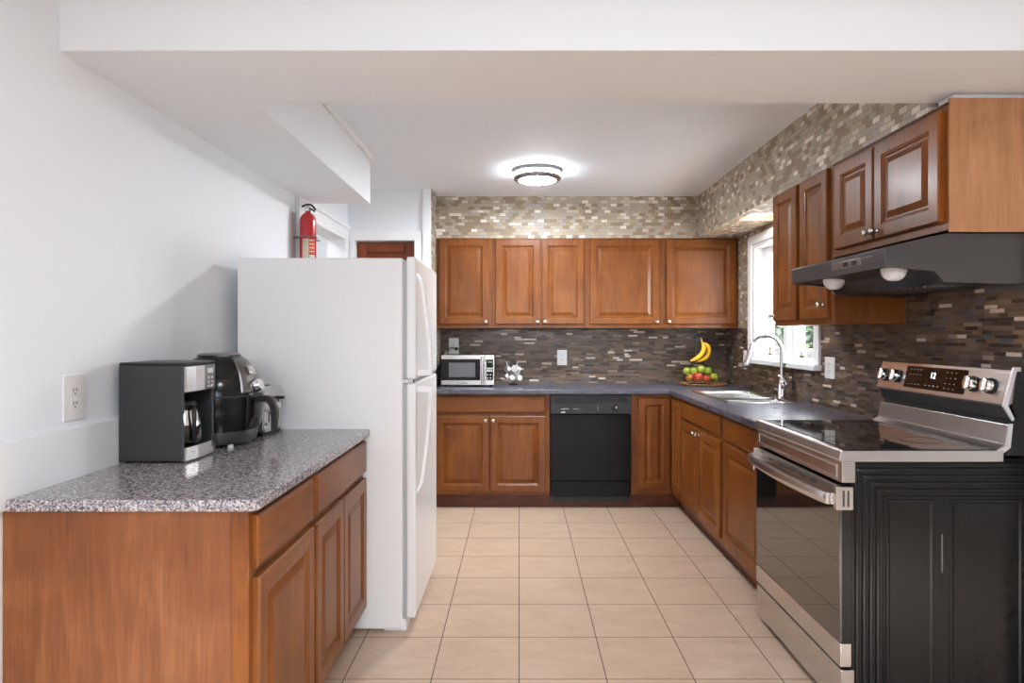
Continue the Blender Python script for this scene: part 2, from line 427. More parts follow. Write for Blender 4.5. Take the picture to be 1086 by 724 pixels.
# left wall with the doorway beyond the fridge
struct('wall_left', grid_solid(BM(), [-3.5, 3.80, 4.70, 5.5], [0, 2.02, 2.65], lambda u, v: not (3.8 < u < 4.7 and v < 2.02), XL-0.12, XL, 'yz'), M_WALL)
t = BM()   # casing of that doorway
for y0, y1, z0, z1 in ((3.70, 3.80, 0, 2.12), (4.70, 4.79, 0, 2.12), (3.80, 4.70, 2.02, 2.12)): box(t, XL, XL+0.018, y0, y1, z0, z1)
for y0, y1, z0, z1 in ((3.69, 3.72, 0, 2.105), (3.69, 4.79, 2.105, 2.135)): box(t, XL+0.018, XL+0.03, y0, y1, z0, z1)
struct('trim_1', t, M_TRIM, bevel=0.003)
struct('wall_hallway', box(BM(), -2.45, -2.3, 2.5, 5.5, 0, 2.5), M_WALL)
struct('wall_hallway_end', box(BM(), -2.3, XL-0.12, 5.3, 5.5, 0, 2.5), M_WALL)
struct('wall_hallway_front', box(BM(), -2.3, XL-0.12, 2.5, 2.6, 0, 2.5), M_WALL)
# wall of the pantry door
struct('wall_pantry', grid_solid(BM(), [XL, -1.255, -0.80, -0.676], [0, 2.03, ZC], lambda u, v: not (-1.255 < u < -0.80 and v < 2.03), 4.83, 4.95, 'xz'), M_WALL)
d1 = obj('door_1', box(BM(), -1.253, -0.802, 4.90, 4.93, 0, 2.028), M_DOORW); d1['kind'] = 'structure'
t = BM()
box(t, -1.253, -1.17, 4.875, 4.90, 0.0, 2.026); box(t, -0.885, -0.802, 4.875, 4.90, 0.0, 2.026)
for z0, z1 in ((1.95, 2.026), (0.95, 1.10), (0, 0.2)): box(t, -1.17, -0.885, 4.875, 4.90, z0, z1)
obj('door_frame', t, M_DOORW, d1, bevel=0.006)
t = BM()
for x0, x1, z0, z1 in ((-1.294, -1.255, 0, 2.03), (-0.80, -0.745, 0, 2.03), (-1.294, -0.745, 2.03, 2.10)): box(t, x0, x1, 4.81, 4.83, z0, z1)
struct('trim_2', t, M_TRIM, bevel=0.003)
struct('trim_3', box(BM(), -0.738, -0.674, 4.805, 4.83, 0, ZC), M_TRIM, bevel=0.004)
struct('wall_stub', box(BM(), -0.80, -0.668, 4.835, YB, 0, ZC), M_LIGHT)
# tiled back and right walls
struct('wall_back', box(BM(), -0.80, XR+0.15, YB, YB+0.12, 0, ZC), M_DARK)
WY0, WY1, WZ0, WZ1 = 3.735, 4.745, 1.135, 1.985
struct('wall_right', grid_solid(BM(), [2.03, WY0, WY1, YB], [0, WZ0, WZ1, ZC+0.1], lambda u, v: not (WY0 < u < WY1 and WZ0 < v < WZ1), XR, XR+0.15, 'yz'), M_BOTH)
# soffits above the wall cabinets
struct('soffit_back', box(BM(), -0.668, SX, SY, YB, UT, ZC), M_LIGHT)
CX0, CX1, CY0, CY1 = 1.475, 1.715, 4.03, 4.29
struct('soffit_right', grid_solid(BM(), [SX, CX0, CX1, XR], [2.212, CY0, CY1, YB], lambda u, v: not (CX0 < u < CX1 and CY0 < v < CY1), UT, ZC, 'xy'), M_LIGHT)
struct('trim_7', box(BM(), SX+0.03, XR, 2.125, 2.20, UT+0.002, 2.119), M_TRIM)
# boxed duct hanging at the left
struct('soffit_left', box(BM(), XL, -0.92, 2.21, 3.90, 2.12, ZC), M_WALL)
struct('trim_4', box(BM(), -0.92, -0.902, 2.21, 3.91, ZC-0.035, ZC), M_TRIM, bevel=0.004)
# front room behind the camera
struct('wall_front_right', box(BM(), 3.2, 3.35, -3.5, 2.1, 0, 2.65), M_WALL)
struct('wall_return', box(BM(), XR+0.15, 3.2, 2.0, 2.15, 0, 2.65), M_WALL)
struct('wall_rear', grid_solid(BM(), [XL, -1.0, 2.2, 3.2], [0, 0.5, 2.4, 2.65], lambda u, v: True, -3.5, -3.38, 'xz'), M_WALL)
t = BM()   # frame round the added rear fill light, on a solid wall
for x0, x1, z0, z1 in ((-1.08, -1.0, 0.42, 2.48), (2.2, 2.28, 0.42, 2.48), (-1.0, 2.2, 0.42, 0.50), (-1.0, 2.2, 2.40, 2.48)): box(t, x0, x1, -3.38, -3.34, z0, z1)
struct('rear_fill_frame', t, M_TRIM)
t = BM()   # rings round the added fill lamps of the front room
for x, y, rr, z in ((-0.35, 0.55, 0.07, ZF), (0.55, 0.55, 0.07, ZF), (1.45, 0.55, 0.07, ZF), (0.3, -0.3, 0.30, ZF)):
    lathe(t, [(rr+0.02, 0.0), (rr+0.02, -0.012 if rr < 0.1 else -0.10), (rr+0.004, -0.012 if rr < 0.1 else -0.10), (rr+0.004, 0.0)], (x, y, z), 32)
struct('fill_lamp_rings', t, M_TRIM)
# white upstand on the wall above the granite
struct('trim_5', box(BM(), XL, XL+0.022, 1.45, 2.775, 0.868, 1.043), M_TRIM, bevel=0.003)

# window over the sink
w1 = struct('window_1', box(BM(), XR-0.018, XR, WY0-0.065, WY1+0.065, WZ1, WZ1+0.065), M_TRIM, bevel=0.004)
t = BM()
box(t, XR-0.018, XR, WY1, WY1+0.065, WZ0, WZ1); box(t, XR-0.018, XR, WY0-0.065, WY0, WZ0, WZ1)
obj('casing', t, M_TRIM, w1, bevel=0.004)
obj('window_sill', box(BM(), XR-0.05, XR+0.03, WY0-0.075, WY1+0.075, WZ0-0.035, WZ0), M_TRIM, w1, bevel=0.006)
XG = XR+0.10
fr = BM(); jt = 0.03
box(fr, XR, XR+0.15, WY0, WY0+jt, WZ0, WZ1); box(fr, XR, XR+0.15, WY1-jt, WY1, WZ0, WZ1)
box(fr, XR, XR+0.15, WY0+jt, WY1-jt, WZ0, WZ0+jt); box(fr, XR, XR+0.15, WY0+jt, WY1-jt, WZ1-jt, WZ1)
YM = (WY0+WY1)/2
box(fr, XR+0.03, XR+0.15, YM-0.03, YM+0.03, WZ0+jt, WZ1-jt)
obj('window_frame', fr, M_VINYL, w1, bevel=0.003)
for a, b in ((WY0+jt, YM-0.03), (YM+0.03, WY1-jt)):
    s = BM(); sw = 0.055; z0, z1 = WZ0+jt, WZ1-jt
    box(s, XG-0.03, XG+0.02, a, a+sw, z0, z1); box(s, XG-0.03, XG+0.02, b-sw, b, z0, z1)
    box(s, XG-0.03, XG+0.02, a+sw, b-sw, z0, z0+sw); box(s, XG-0.03, XG+0.02, a+sw, b-sw, z1-sw, z1)
    sash = obj('casement_sash', s, M_VINYL, w1, bevel=0.004)
    obj('pane', box(BM(), XG-0.006, XG, a+sw, b-sw, z0+sw, z1-sw), M_PANE, sash)
    k = BM(); ym = (a+b)/2 - 0.02
    box(k, XR+0.02, XR+0.06, ym-0.03, ym+0.03, z0-0.001, z0+0.014)
    tube(k, smooth_path([(XR+0.035, ym+0.03, z0+0.014), (XR+0.03, ym+0.03, z0+0.04), (XR+0.02, ym-0.02, z0+0.075), (XR+0.015, ym-0.05, z0+0.115), (XR+0.012, ym-0.05, z0+0.13)], 5), 0.006, 8)
    obj('crank_handle', k, M_NICKEL, sash, smooth=True)

# ------------------------------------------------------------------ cabinets
def loops_panel(bm, x0, x1, z0, z1, prof, mi=0):
    rings = [[bm.verts.new(p) for p in ((x0+i, y, z0+i), (x1-i, y, z0+i), (x1-i, y, z1-i), (x0+i, y, z1-i))] for i, y in prof]
    for A, B in zip(rings, rings[1:]):
        for k in range(4): bm.faces.new((A[k], A[(k+1) % 4], B[(k+1) % 4], B[k])).material_index = mi
    bm.faces.new(rings[0]); bm.faces.new(rings[-1])
    return bm
RAISED = [(0, 0), (0, -0.015), (0.005, -0.020), (0.050, -0.020), (0.053, -0.017), (0.057, -0.016), (0.063, -0.009), (0.070, -0.009), (0.094, -0.0175), (0.098, -0.0175)]
SLAB = [(0, 0), (0, -0.011), (0.004, -0.016), (0.011, -0.020)]
def door(p, x0, x1, z0, z1, knob=None, mat=None, prof=None):
    w = min(x1-x0, z1-z0); pr = RAISED if prof is None else prof
    if w < 0.21 and prof is None: k = w/0.24; pr = [(i*k if i > 0.006 else i, y) for i, y in RAISED]
    d = obj('door', loops_panel(BM(), x0, x1, z0, z1, pr), mat or M_WOOD, p, local=True)
    if knob: add_knob(d, *knob)
    return d
def drawer(p, x0, x1, z0, z1):
    return obj('drawer', loops_panel(BM(), x0, x1, z0, z1, SLAB), M_WOODH, p, local=True)
def add_knob(d, x, z):
    b = lathe(BM(), [(0.009, 0.0), (0.007, 0.004), (0.0055, 0.012), (0.012, 0.018), (0.0145, 0.023), (0.012, 0.028), (0.0, 0.030)], (x, -0.02, z), 16, (0, -1, 0))
    obj('knob', b, M_NICKEL, d, smooth=True, ang=60, local=True)
def carcass(p, w, dp, z0, z1, mat=None, name='body'):
    return obj(name, box(BM(), 0, w, 0, dp, z0, z1), mat or M_WOOD, p, bevel=0.0015, local=True)

G_UP = 'wall cabinets on the back wall'
def upper_back(x0, x1, doors, label):
    t = thing('wall_cabinet', label, 'cabinet', (x0, SY, 0), 0, G_UP)
    carcass(t, x1-x0-0.001, YB-SY-0.001, UB, UT)
    for a, b, kx in doors: door(t, a-x0, b-x0, UB+0.030, UT-0.012, (kx-x0, UB+0.050))
    return t
px = lambda x: (x-550.7)*5.04/F
upper_back(-0.666, px(522), [(px(465.5), px(518.6), px(515.3))], 'narrow blotchy brown wall cabinet with one door, above the microwave')
upper_back(px(522), px(622.3), [(px(525.3), px(572.7), px(569.7)), (px(574.5), px(619.3), px(577.5))], 'brown wall cabinet with two narrow doors on the back wall')
upper_back(px(622.3), px(703), [(px(625.6), px(699.5), px(696.3))], 'wide single door brown wall cabinet with its knob at the lower right')
upper_back(px(703), XR-0.002, [(px(706.8), px(780), px(709.5))], 'wide single door brown wall cabinet in the corner above the fruit, knob at lower left')

R90 = -PI/2
def right_cab(name, label, yfar, ynear, xface, group):
    return thing(name, label, 'cabinet', (xface, yfar, 0), R90, group), yfar-ynear
# tall pair beside the window
G_UR = 'wall cabinets on the window wall'
t, w = right_cab('wall_cabinet', 'tall narrow two door brown wall cabinet between the window and the range hood', 3.53, 2.872, SX, G_UR)
carcass(t, w, XR-SX-0.001, UB-0.005, UT)
loc = lambda Y, yf: yf-Y
yx = lambda x, X: X*F/(x-550.7)
door(t, 0.012, 0.305, UB+0.022, UT-0.01, (0.03, UB+0.05))
door(t, 0.345, w-0.03, UB+0.022, UT-0.01, (w-0.065, UB+0.085))
# short pair over the hood
t, w = right_cab('wall_cabinet', 'short two door brown wall cabinet directly above the black range hood', 2.870, 2.098, SX, G_UR)
t0 = t
carcass(t, w-0.008, XR-SX-0.001, 1.66, UT)
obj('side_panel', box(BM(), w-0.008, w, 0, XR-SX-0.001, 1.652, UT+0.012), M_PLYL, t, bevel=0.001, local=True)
obj('shadow_gap_strip', box(BM(), 0, w-0.008, -0.005, 0.0, UT-0.006, UT+0.0), M_TOE, t, local=True)  # dark strip in place of the shaded gap under the soffit tiles
zb, zt = 1.690, UT-0.022
door(t, 0.04, 0.345, zb, zt, (0.325, zb+0.03)); door(t, 0.355, w-0.028, zb, zt, (0.376, zb+0.03))

# base cabinets, back wall
BY = 4.775
G_B = 'base cabinets under the dark worktop'
BX0, BX1 = -0.666, 0.232
t = thing('base_cabinet', 'brown base cabinet with one wide drawer front over two doors, left of the dishwasher', 'cabinet', (BX0, BY, 0), 0, G_B)
w = BX1-BX0
carcass(t, w, YB-BY-0.001, 0.105, CT-0.040)
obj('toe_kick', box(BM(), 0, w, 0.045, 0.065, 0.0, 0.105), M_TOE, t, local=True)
drawer(t, 0.035, w-0.035, 0.722, 0.850)
door(t, 0.035, 0.440, 0.128, 0.698, (0.415, 0.667)); door(t, 0.447, w-0.035, 0.128, 0.698, (0.472, 0.667))
# corner cabinet: two leaves meeting in the inside corner
BX = 1.16
t = thing('corner_cabinet', 'brown corner base cabinet with doors folding round the inside corner, right of the dishwasher', 'cabinet', (0.845, BY, 0), 0, G_B)
b = grid_solid(BM(), [0, BX-0.845, 0.40, XR-0.845-0.001], [4.48-BY, 4.59-BY, 0, YB-BY-0.001], lambda u, v: not (u < BX-0.845 and v < 0) and not (u > 0.40 and v < 4.59-BY), 0.105, CT-0.040)
obj('body', b, M_WOOD, t, bevel=0.0015, local=True)
k = BM(); box(k, 0, 1.225-0.845, 0.045, 0.065, 0, 0.105); box(k, 1.225-0.845, 1.245-0.845, 4.48-BY, 0.065, 0, 0.105)
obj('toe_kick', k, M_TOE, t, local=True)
door(t, 0.050, BX-0.845-0.024, 0.150, 0.835)
o = door(t, 0.028, 0.275, 0.150, 0.835)
o.location = (BX-0.845, 0, 0); o.rotation_euler = (0, 0, R90)
# sink base and drawer base on the window wall
t, w = right_cab('base_cabinet', 'brown sink base cabinet with a false drawer front over two doors with paired knobs', 4.479, 3.577, BX, G_B)
carcass(t, w, XR-BX-0.001, 0.105, CT-0.24); 
b = BM(); box(b, 0, w, 0, 0.05, CT-0.24, CT-0.040); box(b, 0, 0.018, 0.05, XR-BX-0.001, CT-0.24, CT-0.040); box(b, w-0.018, w, 0.05, XR-BX-0.001, CT-0.24, CT-0.040)
obj('sink_rail', b, M_WOOD, t, local=True)
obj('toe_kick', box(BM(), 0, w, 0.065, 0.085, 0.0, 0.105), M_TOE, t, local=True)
drawer(t, 0.015, w-0.03, 0.728, 0.850)
door(t, 0.015, 0.432, 0.150, 0.705, (0.405, 0.675)); door(t, 0.442, w-0.03, 0.150, 0.705, (0.468, 0.675))
t, w = right_cab('base_cabinet', 'brown base cabinet with one drawer over one door, beside the range', 3.576, 2.915, BX, G_B)
carcass(t, w, XR-BX-0.001, 0.105, CT-0.040)
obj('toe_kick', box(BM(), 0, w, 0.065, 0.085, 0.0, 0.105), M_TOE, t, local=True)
drawer(t, 0.03, 0.60, 0.728, 0.850)
door(t, 0.03, 0.60, 0.150, 0.705, (0.572, 0.68))

# dark laminate worktop, L-shaped, with the sink cut-out
SNK = (1.275, 1.70, 3.81, 4.545)
ct = BM()
grid_solid(ct, [-0.666, 1.118, SNK[0], SNK[1], XR-0.001], [2.912, SNK[2], SNK[3], 4.735, YB-0.001],
           lambda u, v: (v > 4.735 or u > 1.118) and not (SNK[0] < u < SNK[1] and SNK[2] < v < SNK[3]), CT-0.038, CT)
tag(obj('worktop', ct, M_LAM, bevel=0.008, bseg=3), 'dark slate grey worktop running round the corner under the window', 'countertop')

# left cabinet under the granite (faces +x)
LX = -0.685
LY0, LY1 = 1.60, 2.768
GT = 0.897
t = thing('base_cabinet', 'maple base cabinet with plain side panel standing before the fridge under the granite top', 'cabinet', (LX, LY0, 0), PI/2)
w = LY1-LY0
obj('body', box(BM(), 0.012, w, 0, LX-XL-0.001, 0.105, GT-0.031), M_WOOD, t, bevel=0.0015, local=True)
obj('side_panel', box(BM(), 0, 0.012, 0.045, LX-XL-0.001, 0.0, GT-0.031), M_PLY, t, bevel=0.001, local=True)
obj('corner_stile', box(BM(), 0, 0.012, 0.0, 0.045, 0.0, GT-0.031), M_WOOD, t, bevel=0.0015, local=True)
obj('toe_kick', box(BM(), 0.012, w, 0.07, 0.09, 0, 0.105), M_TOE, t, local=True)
drawer(t, 0.020, 0.455, 0.712, 0.848); drawer(t, 0.480, w-0.012, 0.712, 0.848)
door(t, 0.020, 0.455, 0.125, 0.688); door(t, 0.480, 0.800, 0.125, 0.688); door(t, 0.806, w-0.012, 0.125, 0.688)
g = BM(); prism(g, [(XL+0.024, 1.578), (-0.672, 1.578), (-0.655, 1.598), (-0.655, 2.773), (XL+0.024, 2.773)], GT-0.030, GT, 'z')
tag(obj('granite_top', g, M_GRANITE, bevel=0.006, bseg=3), 'grey speckled granite slab topping the cabinet in front of the fridge', 'countertop')

# ------------------------------------------------------------------ fridge
FY0, FY1 = 2.785, 3.50
t = thing('refrigerator', 'white top freezer refrigerator with curved white handles', 'refrigerator', (-0.85, (FY0+FY1)/2, 0))
obj('body', box(BM(), -1.245, -0.516, FY0, FY1, 0.012, 1.650), M_FRIDGE, t, bevel=0.008, bseg=3)
obj('base_grille', box(BM(), -0.60, -0.500, FY0+0.012, FY1-0.012, 0.0, 0.052), M_FRIDGE, t, bevel=0.004)
obj('gasket', box(BM(), -0.516, -0.498, FY0+0.015, FY1-0.015, 0.065, 1.640), M_GASKET, t)
ZS = 1.105
d_up = obj('freezer_door', box(BM(), -0.498, -0.458, FY0, FY1, ZS+0.008, 1.656), M_FRIDGE, t, bevel=0.010, bseg=3)
d_lo = obj('fridge_door', box(BM(), -0.498, -0.458, FY0, FY1, 0.060, ZS-0.008), M_FRIDGE, t, bevel=0.010, bseg=3)
obj('hinge', box(BM(), -0.515, -0.470, FY0+0.004, FY0+0.05, ZS-0.0075, ZS+0.0075), M_STEEL, t)
obj('top_hinge_cover', box(BM(), -0.56, -0.475, FY1-0.10, FY1-0.02, 1.650, 1.668), M_FRIDGE, t, bevel=0.004)
def fhandle(zend, zmid, d):
    b = BM(); hy = FY0+0.065
    pts = smooth_path([(-0.462, hy, zend), (-0.438, hy, zend+(zmid-zend)*0.10), (-0.424, hy, zend+(zmid-zend)*0.30), (-0.408, hy, zend+(zmid-zend)*0.58), (-0.400, hy, zend+(zmid-zend)*0.82), (-0.400, hy, zmid)], 6)
    n = len(pts)
    A = []
    for i, p in enumerate(pts):      # flat strap section
        hw, th = 0.014, 0.009
        A.append([b.verts.new((p.x+a, p.y+c, p.z)) for a, c in ((-th, -hw), (th*0.6, -hw), (th, 0), (th*0.6, hw), (-th, hw))])
    for P, Q in zip(A, A[1:]):
        for k in range(5): b.faces.new((P[k], P[(k+1) % 5], Q[(k+1) % 5], Q[k]))
    b.faces.new(A[0]); b.faces.new(A[-1])
    z0, z1 = sorted((zmid, zmid-(zmid-zend)*0.06))
    box(b, -0.4585, -0.396, hy-0.013, hy+0.013, z0, z1)
    obj('handle', b, M_FRIDGE, d, smooth=True)
fhandle(1.585, ZS+0.022, d_up); fhandle(0.60, ZS-0.022, d_lo)

# ------------------------------------------------------------------ dishwasher
DX0, DX1, DY = 0.236, 0.840, 4.752
t = thing('dishwasher', 'black built-in dishwasher under the dark worktop', 'dishwasher', ((DX0+DX1)/2, DY, 0))
obj('body', box(BM(), DX0+0.01, DX1-0.01, DY+0.03, YB-0.03, 0.05, CT-0.042), M_BLACKS, t)
b = BM(); box(b, DX0, DX1, DY, DY+0.03, 0.215, 0.712)
obj('door', b, M_DWB, t, bevel=0.004)
obj('kick_panel', box(BM(), DX0+0.004, DX1-0.004, DY+0.012, DY+0.03, 0.088, 0.208), M_DWB, t, bevel=0.003)
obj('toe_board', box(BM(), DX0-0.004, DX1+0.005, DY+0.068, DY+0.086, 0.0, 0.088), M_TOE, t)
b = BM(); prism(b, [(DX0, 0.716), (DX1, 0.716), (DX1, 0.856), (DX0, 0.856), (DX0, 0.853), (DX0+0.035, 0.800), (DX1-0.035, 0.800), (DX1-0.02, 0.848), (DX0+0.02, 0.848), (DX0, 0.853)][:4], DY-0.001, DY+0.03, 'y')
cp = obj('control_panel', grid_solid(BM(), [DX0, DX0+0.035, DX1-0.035, DX1], [0.716, 0.802, 0.836, 0.856], lambda u, v: not (DX0+0.035 < u < DX1-0.035 and 0.802 < v < 0.836), DY-0.006, DY+0.03, 'xz'), M_DWP, t, bevel=0.003)
obj('grip_recess', box(BM(), DX0+0.03, DX1-0.03, DY+0.02, DY+0.03, 0.800, 0.840), M_BLACKS, cp)
kx, kz = 0.236+0.49, 0.760
k = lathe(BM(), [(0.026, 0), (0.024, 0.012), (0.020, 0.022), (0, 0.023)], (kx, DY-0.006, kz), 24, (0, -1, 0))
kn = obj('dial', k, M_BLACKS, cp, smooth=True, ang=50)
obj('dial_pointer', box(BM(), kx-0.002, kx+0.002, DY-0.031, DY-0.028, kz, kz+0.018), M_WHITEP, cp)
b = BM()
for x0, n in ((0.312, 4), (0.406, 3)):
    for i in range(n): box(b, x0+i*0.016, x0+i*0.016+0.010, DY-0.0075, DY-0.006, 0.752, 0.757)
for z in (0.775, 0.758, 0.742): box(b, 0.585, 0.597, DY-0.0075, DY-0.006, z, z+0.003)
obj('markings', b, M_STEEL, cp)
obj('badge', box(BM(), 0.314, 0.346, DY-0.0075, DY-0.006, 0.726, 0.733), M_WHITEP, cp)

# ------------------------------------------------------------------ range
RX, RY0, RY1 = 1.09, 2.142, 2.908      # front plane, near side, far side
t = thing('range', 'stainless electric range with black glass top and black ribbed side', 'stove', (1.42, (RY0+RY1)/2, 0))
RB = 1.128
obj('body', box(BM(), RB, XR-0.004, RY0+0.03, RY1, 0.07, 0.885), M_BLACK, t)
# pressed side panel facing the camera
b = BM()
x0, xe, zt, zb_ = RB, XR-0.004, 0.872, 0.05
prof = [(0.0, 0.0)]
for i in range(4):
    s = 0.012+i*0.0235
    prof += [(s, 0.0), (s+0.004, -0.006), (s+0.009, -0.0078), (s+0.014, -0.006), (s+0.018, 0.0)]
prof += [(0.108, 0.0), (0.114, 0.005)]
rows = []
for i, dpt in prof:
    y = RY0+0.008+dpt; c = 0.006
    rows.append([b.verts.new(p) for p in ((x0+i, y, zb_), (x0+i, y, zt-i-c), (x0+i+c*0.3, y, zt-i-c*0.3), (x0+i+c, y, zt-i), (xe-0.0, y, zt-i))])
for A, B in zip(rows, rows[1:]):
    for k in range(4): b.faces.new((A[k], A[k+1], B[k+1], B[k]))
last = rows[-1]; b.faces.new(last+[b.verts.new((xe, last[0].co.y, zb_))])
side = obj('side_panel', b, M_BLACK, t, smooth=True, ang=25)
yp = RY0+0.013
for xa, xb in ((RB+0.118, RB+0.29), (RB+0.335, xe-0.03)):
    lp = loops_panel(BM(), xa, xb, 0.09, 0.752, [(0, 0.002), (0.004, -0.0035), (0.012, -0.004), (0.018, -0.001)])
    bmesh.ops.translate(lp, verts=lp.verts[:], vec=(0, yp, 0))
    obj('pressed_panel', lp, M_BLACK, side, smooth=True, ang=20)
obj('vent_slot', box(BM(), RB+0.312, RB+0.316, yp-0.001, yp+0.002, 0.50, 0.63), M_STEELD, side)
# cooktop: steel rim + glass
ZK = 0.918
b = BM()
prism(b, [(RX, 0.880), (RX-0.006, 0.890), (RX-0.002, ZK-0.003), (RX+0.006, ZK), (1.640, ZK), (1.640, 0.880)], RY0-0.004, RY1+0.002, 'y')
rim = obj('cooktop_rim', b, M_STEEL, t, bevel=0.002)
obj('cooktop_glass', box(BM(), RX+0.03, 1.628, RY0+0.010, RY1-0.012, ZK-0.002, ZK+0.0025), M_GLASSK, t, bevel=0.001)
for cx, cy, r in ((1.24, 2.34, 0.095), (1.24, 2.71, 0.115), (1.49, 2.34, 0.075), (1.49, 2.71, 0.08)):
    ring = BM(); tube(ring, [(cx+r*math.cos(a*PI/24), cy+r*math.sin(a*PI/24), ZK+0.0024) for a in range(48)], 0.0012, 4, True)
    obj('burner_mark', ring, M_GREYP, rim)
# front: control strip, door, drawer
b = BM(); box(b, RX+0.004, RB+0.012, RY0, RY1, 0.808, 0.879)
strip = obj('front_strip', b, M_STEEL, t, bevel=0.003)
obj('strip_inlay', loops_panel(BM(), 0, RY1-RY0-0.06, 0.818, 0.866, [(0, 0), (0, -0.002), (0.004, -0.003), (0.008, -0.001)]), M_STEEL, strip, local=True)
o = bpy.data.objects['strip_inlay']; o.location = Vector((RX+0.004, RY1-0.03, 0))-OFF['range']; o.rotation_euler = (0, 0, R90)
dr = obj('oven_door', box(BM(), RX+0.006, RB+0.004, RY0+0.006, RY1-0.004, 0.185, 0.796), M_BLACK, t, bevel=0.003)
obj('door_glass', box(BM(), RX, RX+0.008, RY0+0.006, RY1-0.004, 0.262, 0.735), M_GLASSB, dr, bevel=0.002)
obj('lower_band', box(BM(), RX-0.001, RB, RY0+0.002, RY1-0.004, 0.182, 0.262), M_STEEL, dr, bevel=0.003)
obj('upper_band', box(BM(), RX-0.001, RX+0.03, RY0+0.004, RY1-0.004, 0.722, 0.795), M_STEEL, dr, bevel=0.003)
for i in range(5): yv = RY0+0.17+i*0.10; obj('vent_slot', box(BM(), RX-0.0025, RX+0.002, yv, yv+0.045, 0.768, 0.776), M_SLOT, dr)
b = BM(); br = BM()
hp = smooth_path([(RX-0.012, RY0+0.012, 0.752), (RX-0.042, RY0+0.05, 0.752), (RX-0.060, (RY0+RY1)/2, 0.752), (RX-0.042, RY1-0.05, 0.752), (RX-0.012, RY1-0.012, 0.752)], 8)
A = []
for p in hp:
    A.append([b.verts.new((p.x+a*0.011, p.y, p.z+c*0.019)) for a, c in ((-1, -0.4), (-0.6, -1), (0.6, -1), (1, -0.4), (1, 0.4), (0.6, 1), (-0.6, 1), (-1, 0.4))])
for P, Q in zip(A, A[1:]):
    for k in range(8): b.faces.new((P[k], P[(k+1) % 8], Q[(k+1) % 8], Q[k]))
b.faces.new(A[0]); b.faces.new(A[-1])
obj('handle', b, M_STEEL, dr, smooth=True)
eb = obj('handle_bracket', box(BM(), RX-0.016, RB+0.004, RY0-0.002, RY0+0.02, 0.716, 0.794), M_STEEL, dr, bevel=0.002)
obj('handle_bracket', box(BM(), RX-0.016, RX+0.004, RY1-0.02, RY1-0.002, 0.716, 0.794), M_STEEL, dr, bevel=0.002)
for i in range(2): obj('bracket_slot', box(BM(), RX+0.006+i*0.016, RX+0.012+i*0.016, RY0-0.0035, RY0-0.0015, 0.728, 0.782), M_SLOT, dr)
obj('storage_drawer', box(BM(), RX+0.002, RB+0.01, RY0+0.002, RY1-0.004, 0.035, 0.172), M_STEEL, t, bevel=0.003)
for y in (RY0+0.05, RY1-0.05):
    obj('foot', lathe(BM(), [(0.018, 0.0), (0.018, 0.02), (0.008, 0.03), (0.008, 0.07)], (RX+0.09, y, 0), 12), M_BLACKS, t, smooth=True)
# backguard
b = BM()
prism(b, [(1.655, 0.90), (XR-0.004, 0.90), (XR-0.004, 1.185), (1.690, 1.185), (1.668, 1.16), (1.668, 1.06), (1.680, 1.035), (1.672, 0.99)], RY0+0.006, RY1-0.004, 'y')
bgd = obj('backguard', b, M_BLACKS, t, bevel=0.002)
b = BM(); prism(b, [(1.618, ZK-0.001), (1.656, ZK-0.001), (1.668, 0.940), (1.672, 1.005), (1.660, 1.005), (1.650, 0.938)], RY0+0.002, RY1-0.002, 'y')
obj('back_apron', b, M_STEEL, bgd, bevel=0.002)
b = BM(); prism(b, [(1.645, 1.072), (1.672, 1.190), (1.690, 1.192), (1.690, 1.178), (1.676, 1.076), (1.654, 1.064)], RY0+0.004, RY1-0.002, 'y')
cpn = obj('control_panel', b, M_STEEL, bgd, bevel=0.0015)
b = BM(); prism(b, [(1.650, 1.066), (1.676, 1.078), (1.690, 1.03), (1.672, 1.02)], RY0+0.006, RY1-0.004, 'y')
obj('lower_lip', b, M_GREYP, bgd, bevel=0.002)
b = BM(); prism(b, [(1.640, 1.068), (1.676, 1.200), (1.700, 1.200), (1.700, 1.186), (1.686, 1.186), (1.656, 1.070)], RY0-0.002, RY0+0.006, 'y')
prism(b, [(1.640, 1.068), (1.656, 1.070), (1.678, 1.024), (1.672, 1.018)], RY0-0.002, RY0+0.006, 'y')
prism(b, [(1.622, ZK), (1.652, 0.934), (1.660, 1.008), (1.672, 1.008), (1.664, 0.928), (1.630, ZK-0.016)], RY0-0.003, RY0+0.004, 'y')
obj('end_trim', b, plain('bright end trim', (0.74, 0.73, 0.74), 0.3, 0.6, 0.01), bgd)
# control panel face runs from (1.645,1.072) to (1.672,1.190); n points to the room
nv = Vector((-(1.190-1.072), 0, 1.672-1.645)).normalized()
uv = Vector((1.672-1.645, 0, 1.190-1.072)).normalized()
def on_panel(y, s, off=0.0): return Vector((1.645, y, 1.072)) + uv*(s*0.121) + nv*off
def pquad(bm, y0, y1, s0, s1, o0, o1, mi=0):
    v = [bm.verts.new(on_panel(y, s, o)) for o in (o0, o1) for y, s in ((y0, s0), (y1, s0), (y1, s1), (y0, s1))]
    for f in ((0, 1, 2, 3), (4, 5, 6, 7), (0, 1, 5, 4), (1, 2, 6, 5), (2, 3, 7, 6), (3, 0, 4, 7)): bm.faces.new([v[i] for i in f]).material_index = mi
b = BM(); pquad(b, 2.345, 2.712, 0.14, 0.90, -0.002, 0.0012)
dis = obj('display', b, M_GLASSK, cpn)
b = BM()
for i, yy in enumerate([2.68-0.022*k for k in range(4)] + [2.60-0.022*k for k in range(0)]):
    for s in (0.78, 0.60, 0.26): pquad(b, yy-0.006, yy+0.006, s, s+0.025, 0.001, 0.0016)
for yy in (2.57, 2.545, 2.52, 2.495): pquad(b, yy-0.006, yy+0.006, 0.26, 0.30, 0.001, 0.0016)
